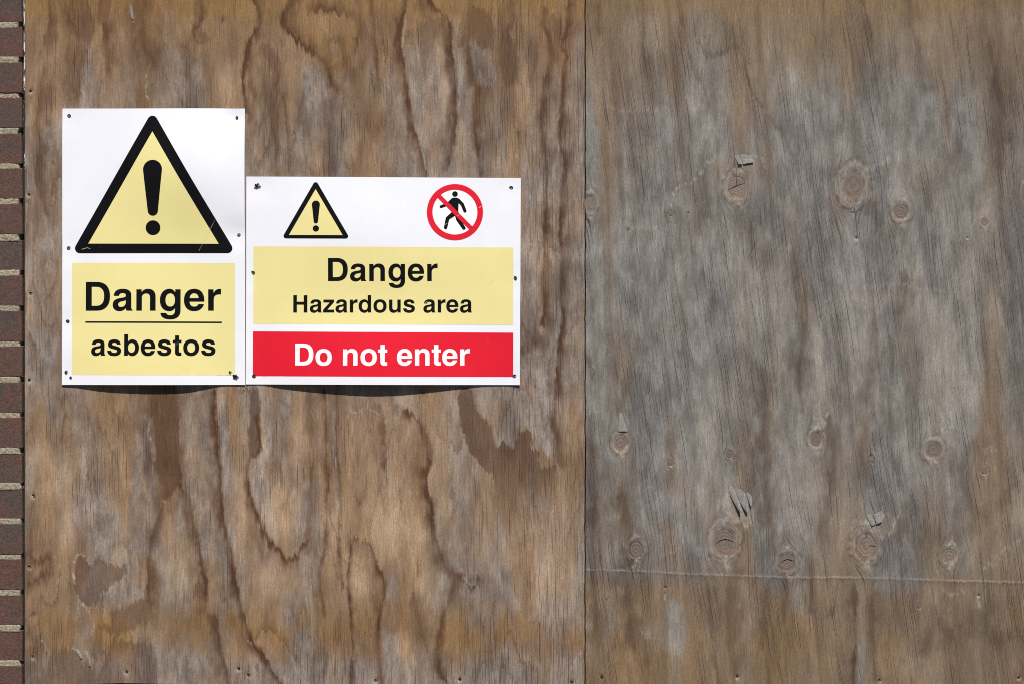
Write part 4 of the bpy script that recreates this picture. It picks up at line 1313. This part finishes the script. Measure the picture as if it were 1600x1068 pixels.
# ------------------------------------------------------------------ lettering outlines (bold grotesque), 1000 units per em
GLY = {
    'D': (722, ['M76 0 L76 718 L357 718 C567 718 685 590 685 359 C685 128 567 0 357 0 Z', 'M226 123 L335 123 C470 123 535 200 535 359 C535 518 470 595 335 595 L226 595 Z']),
    'H': (722, ['M71 0 L71 718 L221 718 L221 446 L501 446 L501 718 L651 718 L651 0 L501 0 L501 323 L221 323 L221 0 Z']),
    'a': (556, ['M527 0 L376 0 C366 20 361 36 359 60 C312 8 262 -14 203 -14 C96 -14 29 50 29 146 C29 240 84 292 196 312 L292 328 C340 336 356 350 356 384 C356 420 328 438 278 438 C224 438 196 418 188 368 L54 368 C60 484 138 546 280 546 C420 546 496 488 496 380 L496 96 C496 56 502 36 527 20 Z',
                'M356 264 C340 250 322 244 268 234 C200 222 169 198 169 152 C169 116 194 94 234 94 C306 94 356 140 356 206 Z']),
    'b': (611, ['M61 0 L61 718 L201 718 L201 472 C238 524 280 546 337 546 C480 546 578 432 578 268 C578 100 478 -14 337 -14 C280 -14 236 8 197 62 L197 0 Z',
                'M320 429 C392 429 438 368 438 266 C438 164 392 103 320 103 C248 103 201 164 201 266 C201 368 248 429 320 429 Z']),
    'e': (556, ['M523 224 L163 224 C166 145 208 103 278 103 C330 103 363 124 379 165 L518 165 C490 52 398 -14 274 -14 C118 -14 23 92 23 263 C23 438 120 546 277 546 C436 546 528 434 528 250 Z',
                'M384 314 C378 392 336 432 276 432 C214 432 174 392 166 314 Z']),
    'g': (611, ['M553 532 L420 532 L420 458 C382 518 335 546 277 546 C136 546 40 430 40 262 C40 92 136 -14 268 -14 C330 -14 374 8 413 60 L413 10 C413 -70 370 -112 300 -112 C242 -112 208 -92 198 -55 L52 -55 C62 -160 150 -217 295 -217 C470 -217 553 -130 553 15 Z',
                'M297 430 C225 430 180 368 180 264 C180 160 225 103 297 103 C369 103 413 165 413 266 C413 368 369 430 297 430 Z']),
    'n': (611, ['M65 0 L65 532 L198 532 L198 462 C236 520 290 546 356 546 C470 546 546 474 546 355 L546 0 L406 0 L406 330 C406 395 372 428 312 428 C248 428 205 388 205 324 L205 0 Z']),
    'o': (611, ['M306 546 C470 546 578 436 578 266 C578 96 470 -14 306 -14 C142 -14 34 96 34 266 C34 436 142 546 306 546 Z',
                'M306 429 C226 429 174 368 174 266 C174 164 226 103 306 103 C386 103 438 164 438 266 C438 368 386 429 306 429 Z']),
    'r': (389, ['M64 0 L64 532 L197 532 L197 443 C235 515 295 546 358 546 C368 546 376 545 384 543 L384 401 C370 404 354 405 338 405 C250 405 204 362 204 280 L204 0 Z']),
    's': (556, ['M501 372 L366 372 C362 412 334 434 280 434 C232 434 204 416 204 388 C204 362 222 352 290 336 L352 321 C468 293 519 246 519 166 C519 54 428 -14 278 -14 C124 -14 34 54 30 172 L170 172 C174 124 210 98 280 98 C340 98 376 120 376 154 C376 184 352 196 284 212 L208 230 C104 255 58 304 58 380 C58 482 142 546 274 546 C414 546 496 484 501 372 Z']),
    't': (333, ['M309 526 L309 428 L226 428 L226 160 C226 118 240 106 280 106 C292 106 300 107 309 109 L309 3 C286 -4 258 -7 226 -7 C136 -7 86 36 86 122 L86 428 L10 428 L10 526 L86 526 L86 676 L226 676 L226 526 Z']),
    'z': (500, ['M480 0 L20 0 L20 112 L292 412 L34 412 L34 532 L470 532 L470 424 L200 120 L480 120 Z']),
}


def path_pts(d):
    tok = d.replace('M', ' M ').replace('L', ' L ').replace('C', ' C ').replace('Z', ' Z ').split()
    out = []
    i = 0
    while i < len(tok):
        c = tok[i]
        i += 1
        if c in 'ML':
            out.append((float(tok[i]), float(tok[i + 1])))
            i += 2
        elif c == 'C':
            p0 = out[-1]
            v = [float(q) for q in tok[i:i + 6]]
            i += 6
            for k in range(1, 9):
                t = k / 8
                a, b, c2, dd = (1 - t) ** 3, 3 * t * (1 - t) ** 2, 3 * t * t * (1 - t), t ** 3
                out.append((a * p0[0] + b * v[0] + c2 * v[2] + dd * v[4], a * p0[1] + b * v[1] + c2 * v[3] + dd * v[5]))
    if out[0] == out[-1]:
        out.pop()
    return out


GP = {k: (w, [path_pts(p) for p in ps]) for k, (w, ps) in GLY.items()}
GP['u'] = (611, [[(611 - x, 532 - y) for x, y in GP['n'][1][0]]])
GP['d'] = (611, [[(612 - x, y) for x, y in lp] for lp in GP['b'][1]])


def text_words(txt, x0, x1, base, cap):
    """one list of loops per word, in plan units: ink from x0 to x1, baseline `base`, cap height `cap` (Y down)"""
    pen = 0
    words = [[]]
    for ch in txt:
        if ch == ' ':
            pen += 278
            words.append([])
            continue
        w, ls = GP[ch]
        for lp in ls:
            words[-1].append([(x + pen, y) for x, y in lp])
        pen += w
    raw = [l for w in words for l in w]
    mn = min(x for l in raw for x, y in l)
    mx = max(x for l in raw for x, y in l)
    kx = (x1 - x0) / (mx - mn)
    ky = cap / 718.0
    return [[[(x0 + (x - mn) * kx, base - y * ky) for x, y in l] for l in w] for w in words]


# ------------------------------------------------------------------ signs
def interp(xs_, ys_, x):
    x = np.asarray(x, float)
    P = np.array(xs_, float)
    V = np.array(ys_, float)
    i = np.clip(np.searchsorted(P, x) - 1, 0, len(P) - 2)
    t = np.clip((x - P[i]) / (P[i + 1] - P[i]), 0, 1)
    m = np.gradient(V, P)
    h = P[i + 1] - P[i]
    return ((2 * t ** 3 - 3 * t ** 2 + 1) * V[i] + (t ** 3 - 2 * t ** 2 + t) * h * m[i] + (-2 * t ** 3 + 3 * t ** 2) * V[i + 1] + (t ** 3 - t ** 2) * h * m[i + 1])


MMPX = 0.80      # stand-off in millimetres for one unit of shadow


class Sign:
    def __init__(self, x0, y0, x1, y1, prof, screws, bulge, seed):
        self.x0, self.y0, self.x1, self.y1 = x0, y0, x1, y1
        self.prof, self.screws, self.bulge, self.seed = prof, screws, bulge, seed

    def out(self, x, y):
        """stand-off of the sheet's face from the board plane, metres"""
        x = np.asarray(x, float)
        y = np.asarray(y, float)
        u = (x - self.x0) / (self.x1 - self.x0)
        v = (y - self.y0) / (self.y1 - self.y0)
        bot = interp(self.prof[0], self.prof[1], x) * MMPX
        w = np.clip(1 - (self.y1 - y) / 150.0, 0, 1)
        w = w * w * (3 - 2 * w)
        b = bot * w
        for bx, by, sx, sy, amp in self.bulge:
            b = b + amp * np.exp(-((x - bx) / sx) ** 2 - ((y - by) / sy) ** 2) * (1 - w * 0.7)
        b = b + 0.5 * np.sin(u * 5.2 + self.seed) * np.sin(v * 4.1 + 1.3 * self.seed) * (1 - w)
        for sx, sy in self.screws:
            d2 = (x - sx) ** 2 + (y - sy) ** 2
            b = b - (b * 0.60 + 0.9) * np.exp(-d2 / 22.0 ** 2) * (1 - 0.65 * w) - 0.30 * np.exp(-d2 / 7.0 ** 2)
        return (np.maximum(b + 0.6 * (1 - w), 0.0) + 1.75) * 0.001

    def y(self, x, yy):
        return -self.out(x, yy)


def sign_sheet(sg, parent, corner):
    """white plastic sheet with thickness, following the bow; corner = plan positions of TL, TR, BR, BL"""
    b = bmesh.new()
    nu, nv = 60, 60
    rows = []
    for j in range(nv + 1):
        row = []
        for i in range(nu + 1):
            u, v = i / nu, j / nv
            px = (1 - u) * (1 - v) * corner[0][0] + u * (1 - v) * corner[1][0] + u * v * corner[2][0] + (1 - u) * v * corner[3][0]
            py = (1 - u) * (1 - v) * corner[0][1] + u * (1 - v) * corner[1][1] + u * v * corner[2][1] + (1 - u) * v * corner[3][1]
            row.append(b.verts.new((wx(px), float(sg.y(px, py)), wz(py))))
        rows.append(row)
    for j in range(nv):
        for i in range(nu):
            b.faces.new((rows[j][i], rows[j + 1][i], rows[j + 1][i + 1], rows[j][i + 1]))
    bmesh.ops.recalc_face_normals(b, faces=b.faces)
    b.normal_update()
    if b.faces[0].normal.y > 0:
        bmesh.ops.reverse_faces(b, faces=b.faces)
    # back sheet and rim
    nvv = {}
    for v in list(b.verts):
        nvv[v] = b.verts.new(v.co + Vector((0, 0.0013, 0)))
    fr = [f for f in b.faces]
    for f in fr:
        b.faces.new([nvv[v] for v in reversed(f.verts)])
        f.smooth = True
    for e in [e for e in b.edges if len(e.link_faces) == 1 and e.verts[0] in nvv and e.verts[1] in nvv]:
        v0, v1 = e.verts
        if nvv.get(v0) and nvv.get(v1):
            b.faces.new((v0, v1, nvv[v1], nvv[v0]))
    bmesh.ops.recalc_face_normals(b, faces=b.faces)
    me = bpy.data.meshes.new('sheet')
    b.to_mesh(me)
    b.free()
    me.set_sharp_from_angle(angle=math.radians(40))
    off(me, parent)
    return link('sheet', me, M_WHITE, parent)


def print_mesh(name, loops, layer, mat, parent, sg, root, step=14.0):
    cu = bpy.data.curves.new(name, 'CURVE')
    cu.dimensions = '2D'
    cu.fill_mode = 'BOTH'
    for lp in loops:
        sp = cu.splines.new('POLY')
        sp.points.add(len(lp) - 1)
        for i, (x, y) in enumerate(lp):
            sp.points[i].co = (x, -y, 0, 1)
        sp.use_cyclic_u = True
    ob = bpy.data.objects.new('tmp_print', cu)
    me = bpy.data.meshes.new_from_object(ob)
    bpy.data.objects.remove(ob)
    bpy.data.curves.remove(cu)
    b = bmesh.new()
    b.from_mesh(me)
    bpy.data.meshes.remove(me)
    bmesh.ops.remove_doubles(b, verts=b.verts, dist=1e-4)
    xs_ = [v.co.x for v in b.verts]
    ys_ = [v.co.y for v in b.verts]
    for ax, lo, hi in ((0, min(xs_), max(xs_)), (1, min(ys_), max(ys_))):
        k = math.floor(lo / step) + 1
        while k * step < hi:
            p = Vector((k * step, 0, 0)) if ax == 0 else Vector((0, k * step, 0))
            n = Vector((1, 0, 0)) if ax == 0 else Vector((0, 1, 0))
            bmesh.ops.bisect_plane(b, geom=list(b.verts) + list(b.edges) + list(b.faces), dist=1e-5, plane_co=p, plane_no=n)
            k += 1
    for v in b.verts:
        X_, Y_ = v.co.x, -v.co.y
        v.co = Vector((wx(X_), float(sg.y(X_, Y_)) - 0.00016 * layer, wz(Y_)))
    b.normal_update()
    for f in b.faces:
        if f.normal.y > 0:
            f.normal_flip()
        f.smooth = True
    me = bm_mesh(name, b, True)
    off(me, root)
    o = link(name, me, mat, parent)
    if parent is not root:
        o.parent = parent
    return o


def rounded_tri(a, b_, c, r):
    pts = [np.array(p, float) for p in (a, b_, c)]
    out = []
    for i in range(3):
        p, q, s = pts[i - 1], pts[i], pts[(i + 1) % 3]
        d1 = (p - q) / np.linalg.norm(p - q)
        d2 = (s - q) / np.linalg.norm(s - q)
        half = math.acos(float(np.clip(np.dot(d1, d2), -1, 1))) / 2
        bis = (d1 + d2) / np.linalg.norm(d1 + d2)
        cen = q + bis * r / math.sin(half)
        t1, t2 = q + d1 * r / math.tan(half), q + d2 * r / math.tan(half)
        a1 = math.atan2(*(t1 - cen)[::-1])
        a2 = math.atan2(*(t2 - cen)[::-1])
        da = (a2 - a1 + math.pi) % (2 * math.pi) - math.pi
        for k in range(9):
            aa = a1 + da * k / 8
            out.append((cen[0] + r * math.cos(aa), cen[1] + r * math.sin(aa)))
    return out


def circle(cx, cy, r, n=40, a0=0.0, a1=2 * math.pi):
    full = abs(a1 - a0 - 2 * math.pi) < 1e-6
    m = n if full else n - 1
    return [(cx + r * math.cos(a0 + (a1 - a0) * k / m), cy + r * math.sin(a0 + (a1 - a0) * k / m)) for k in range(n)]


def rect(x0, y0, x1, y1, sk=0.0):
    return [(x0, y0), (x1, y0 + sk), (x1, y1 + sk), (x0, y1)]


def bang(cx, top, rt, bot, rb):
    """tapered bar of an exclamation mark: round top radius rt, rounded foot radius rb"""
    a = circle(cx, top + rt, rt, 18, math.pi, 2 * math.pi)
    c = circle(cx, bot - rb, rb, 12, 0.0, math.pi)
    return a + c


def capsule(pts, r):
    """outline of a round-ended two-bone limb; pts: list of points, r: list of radii"""
    left, right = [], []
    P = [np.array(p, float) for p in pts]
    for i, p in enumerate(P):
        d = P[min(i + 1, len(P) - 1)] - P[max(i - 1, 0)]
        d = d / np.linalg.norm(d)
        n = np.array((-d[1], d[0]))
        left.append(tuple(p + n * r[i]))
        right.append(tuple(p - n * r[i]))
    d = P[-1] - P[-2]
    a = math.atan2(d[1], d[0])
    cap = [(P[-1][0] + r[-1] * math.cos(a + math.pi / 2 - math.pi * k / 8), P[-1][1] + r[-1] * math.sin(a + math.pi / 2 - math.pi * k / 8)) for k in range(1, 8)]
    return left + cap + right[::-1]


def screw_on(sg, root, x, y, sc=1.0, mesh=None):
    o = link('screw', mesh or SCR_DARK, None, root)
    o.location = Vector((wx(x), float(sg.y(x, y)) - 0.0005, wz(y))) - Vector(root.location)
    o.rotation_euler = (rnd.uniform(-.2, .2), rnd.uniform(0, 3), rnd.uniform(-.2, .2))
    o.scale = (sc, sc, sc)
    return o


def scratch(sg, root, pts, w):
    b = bmesh.new()
    L = smooth_line(pts, 5)
    ribbon(b, [tuple(p) for p in L], [w * rnd.uniform(0.3, 1.0) for _ in L], lambda x, y: float(sg.y(x, y)) - 0.00062)
    b.normal_update()
    for f in b.faces:
        if f.normal.y > 0:
            f.normal_flip()
    return link('scratch', off(bm_mesh('scratch', b), root), M_SCRATCH, root)


def torn_hole(sg, root, x, y, r, seed):
    """ragged puncture: star-shaped flap rim round a dark hole"""
    rr = random.Random(seed)
    b = bmesh.new()
    n = 14
    inner, outer = [], []
    for i in range(n):
        a = 2 * math.pi * i / n
        ri, ro = r * rr.uniform(0.35, 0.6), r * rr.uniform(0.7, 1.35)
        inner.append((x + ri * math.cos(a), y + ri * math.sin(a)))
        outer.append((x + ro * math.cos(a), y + ro * math.sin(a)))
    vi = [b.verts.new((wx(p[0]), float(sg.y(*p)) - 0.0006 - 0.0010 * rr.random(), wz(p[1]))) for p in inner]
    vo = [b.verts.new((wx(p[0]), float(sg.y(*p)) - 0.0004, wz(p[1]))) for p in outer]
    for i in range(n):
        j = (i + 1) % n
        b.faces.new((vi[i], vo[i], vo[j], vi[j])).material_index = 0 if rr.random() < 0.45 else 1
    b.faces.new([b.verts.new((v.co.x, v.co.y + 0.0005, v.co.z)) for v in vi]).material_index = 1  # flat dark face painted as the shade of a hole
    b.normal_update()
    for f in b.faces:
        if f.normal.y > 0:
            f.normal_flip()
    me = bm_mesh('torn_hole', b)
    off(me, root)
    me.materials.append(M_TORN)
    me.materials.append(M_HOLE)
    return link('torn_hole', me, None, root)


# ---- tall asbestos sign
sc1 = [(108, 182), (369.5, 185), (108, 388), (374, 368), (106, 502.5), (105, 581), (361, 581)]
prof1 = ([98, 128, 158, 208, 258, 298, 328, 348, 384], [3.0, 5.0, 9.0, 12.2, 12.4, 10.4, 5.0, 1.6, 2.4])
S1 = Sign(98, 170, 383, 600, prof1, sc1, [(305, 270, 88, 95, 16.0), (235, 470, 85, 70, 5.0)], 1.0)
sign1 = thing('warning_sign', 'tall white and yellow asbestos danger sign with large black warning triangle', 'sign', (wx(240), -0.001, wz(600)), 'danger signs screwed to the left board')
sign_sheet(S1, sign1, [(98, 170.3), (383, 170.5), (383.4, 600.3), (97.6, 600.3)])
P1 = lambda name, loops, layer, mat, parent=None: print_mesh(name, loops, layer, mat, parent or sign1, S1, sign1)
tri = P1('warning_triangle', [rounded_tri((239.2, 174), (369.5, 396.2), (111.8, 396.2), 7.8)], 1, M_BLK)
P1('triangle_field', [[(239.5, 206.5), (342.5, 381.5), (138.5, 381.0)]], 2, M_YEL, tri)
P1('exclamation_mark', [bang(240.3, 251, 15.2, 338, 8.2), circle(240.3, 356.5, 11.6)], 3, M_BLK, tri)
yf = P1('yellow_field', [rect(113, 410.8, 367.5, 584.8, 0.6)], 1, M_YEL)
for wd in text_words('Danger', 134.8, 346.0, 485.8, 45.0):
    P1('lettering', wd, 2, M_BLK, yf)
P1('rule_line', [rect(134, 501.9, 347.2, 504.4, 0.6)], 2, M_BLK, yf)
for wd in text_words('asbestos', 143.6, 337.4, 555.0, 33.0):
    P1('lettering', wd, 2, M_BLK, yf)
for x, y in sc1:
    screw_on(S1, sign1, x, y, rnd.uniform(0.85, 1.0))
torn_hole(S1, sign1, 368.5, 588.5, 4.6, 3)
torn_hole(S1, sign1, 111.5, 589.5, 2.4, 4)
scratch(S1, sign1, [(337, 345), (325, 368), (312, 392)], 0.2)
scratch(S1, sign1, [(128, 390), (137, 387.5), (142, 389)], 0.3)

# ---- wide hazardous area sign
sc2 = [(798.5, 294.5), (395, 427), (804, 435), (397.5, 587), (804, 587.5), (402, 292)]
prof2 = ([384, 400, 445, 505, 555, 585, 625, 665, 715, 755, 780, 800, 813], [1.5, 0.4, 6.0, 12.6, 16.2, 17.0, 15.6, 12.2, 6.2, 1.6, 0.6, 1.6, 4.2])
S2 = Sign(385, 277, 813, 600, prof2, sc2, [(600, 380, 130, 90, 5.0), (520, 330, 80, 60, 1.5)], 2.2)
sign2 = thing('warning_sign', 'wide white sign with yellow hazardous area panel above a red do not enter panel', 'sign', (wx(599), -0.001, wz(600)), 'danger signs screwed to the left board')
sign_sheet(S2, sign2, [(385.2, 276.4), (813.8, 278.8), (812.2, 600.6), (384.6, 599.6)])
P2 = lambda name, loops, layer, mat, parent=None: print_mesh(name, loops, layer, mat, parent or sign2, S2, sign2)
tri = P2('warning_triangle', [rounded_tri((493.6, 281.5), (547.6, 373.6), (440.6, 373.0), 3.9)], 1, M_BLK)
P2('triangle_field', [[(493.6, 296.2), (536.0, 368.0), (452.0, 367.6)]], 2, M_YEL, tri)
P2('exclamation_mark', [bang(494.1, 314.0, 6.3, 349.8, 3.4), circle(494.1, 357.6, 4.9)], 3, M_BLK, tri)
PC = (711.0, 332.0)
ro, ri = 43.8, 35.0
disc = P2('prohibition_mark', [circle(PC[0], PC[1], ri + 1.5, 64)], 1, M_PRINTW)
# walking figure (black), then the red ring and bar over it
fig = [circle(711, 303.8, 4.4, 24)]
P2('walking_figure', fig, 2, M_BLK, disc)
for lp in ([(706.5, 310.0), (708.5, 309.4), (713.5, 309.4), (716.0, 310.4), (717.0, 313), (716.2, 331.0), (714, 337.5), (708, 337.0), (707.5, 325.0), (703, 318)],
           capsule([(715.0, 312.4), (722.6, 320.2), (726.6, 330.4)], [2.9, 2.7, 2.5]),
           capsule([(707.5, 312.8), (700.5, 319.4), (689.3, 323.6)], [2.9, 2.6, 2.3]),
           capsule([(711.0, 333.0), (699.4, 342.0), (696.4, 356.2)], [4.2, 3.1, 2.7]),
           capsule([(713.5, 333.0), (716.0, 343.6), (725.0, 357.0)], [3.8, 3.1, 2.7])):
    P2('walking_figure', [lp], 2 + 0.15 * (0.3 + rnd.random()), M_BLK, disc)
ring = P2('red_ring', [circle(PC[0], PC[1], ro, 72), circle(PC[0], PC[1], ri, 72)], 3.2, M_RED, disc)
c45 = math.radians(45.0)
ex = lambda t, n: (PC[0] + t * math.cos(c45) - n * math.sin(c45), PC[1] + t * math.sin(c45) + n * math.cos(c45))
P2('red_bar', [[ex(-ri - 0.8, -3.4), ex(ri + 0.8, -3.4), ex(ri + 0.8, 3.4), ex(-ri - 0.8, 3.4)]], 3.2, M_RED, disc)
yf2 = P2('yellow_field', [[(396.3, 385.2), (802.2, 387.0), (801.8, 507.6), (396.0, 506.4)]], 1, M_YEL)
for wd in text_words('Danger', 513.0, 684.0, 439.6, 36.0):
    P2('lettering', wd, 2, M_BLK, yf2)
for wd in text_words('Hazardous area', 458.6, 737.6, 488.6, 27.2):
    P2('lettering', wd, 2, M_BLK, yf2)
rf = P2('red_field', [[(395.5, 517.6), (802.0, 519.6), (801.8, 588.2), (395.3, 586.8)]], 1, M_RED)
for wd in text_words('Do not enter', 462.0, 734.2, 570.2, 33.8):
    P2('lettering', wd, 2, M_PRINTW, rf)
for x, y in sc2[:-1]:
    screw_on(S2, sign2, x, y, rnd.uniform(0.85, 1.0))
torn_hole(S2, sign2, 402, 292, 4.6, 8)
for p in ([(748, 325), (752, 323)], [(714, 338), (719, 336)], [(695, 352), (699, 349)], [(770, 438), (764, 444)], [(664, 474), (668, 471)]):
    scratch(S2, sign2, [p[0], ((p[0][0] + p[1][0]) / 2, (p[0][1] + p[1][1]) / 2 + 0.2), p[1]], 0.35)
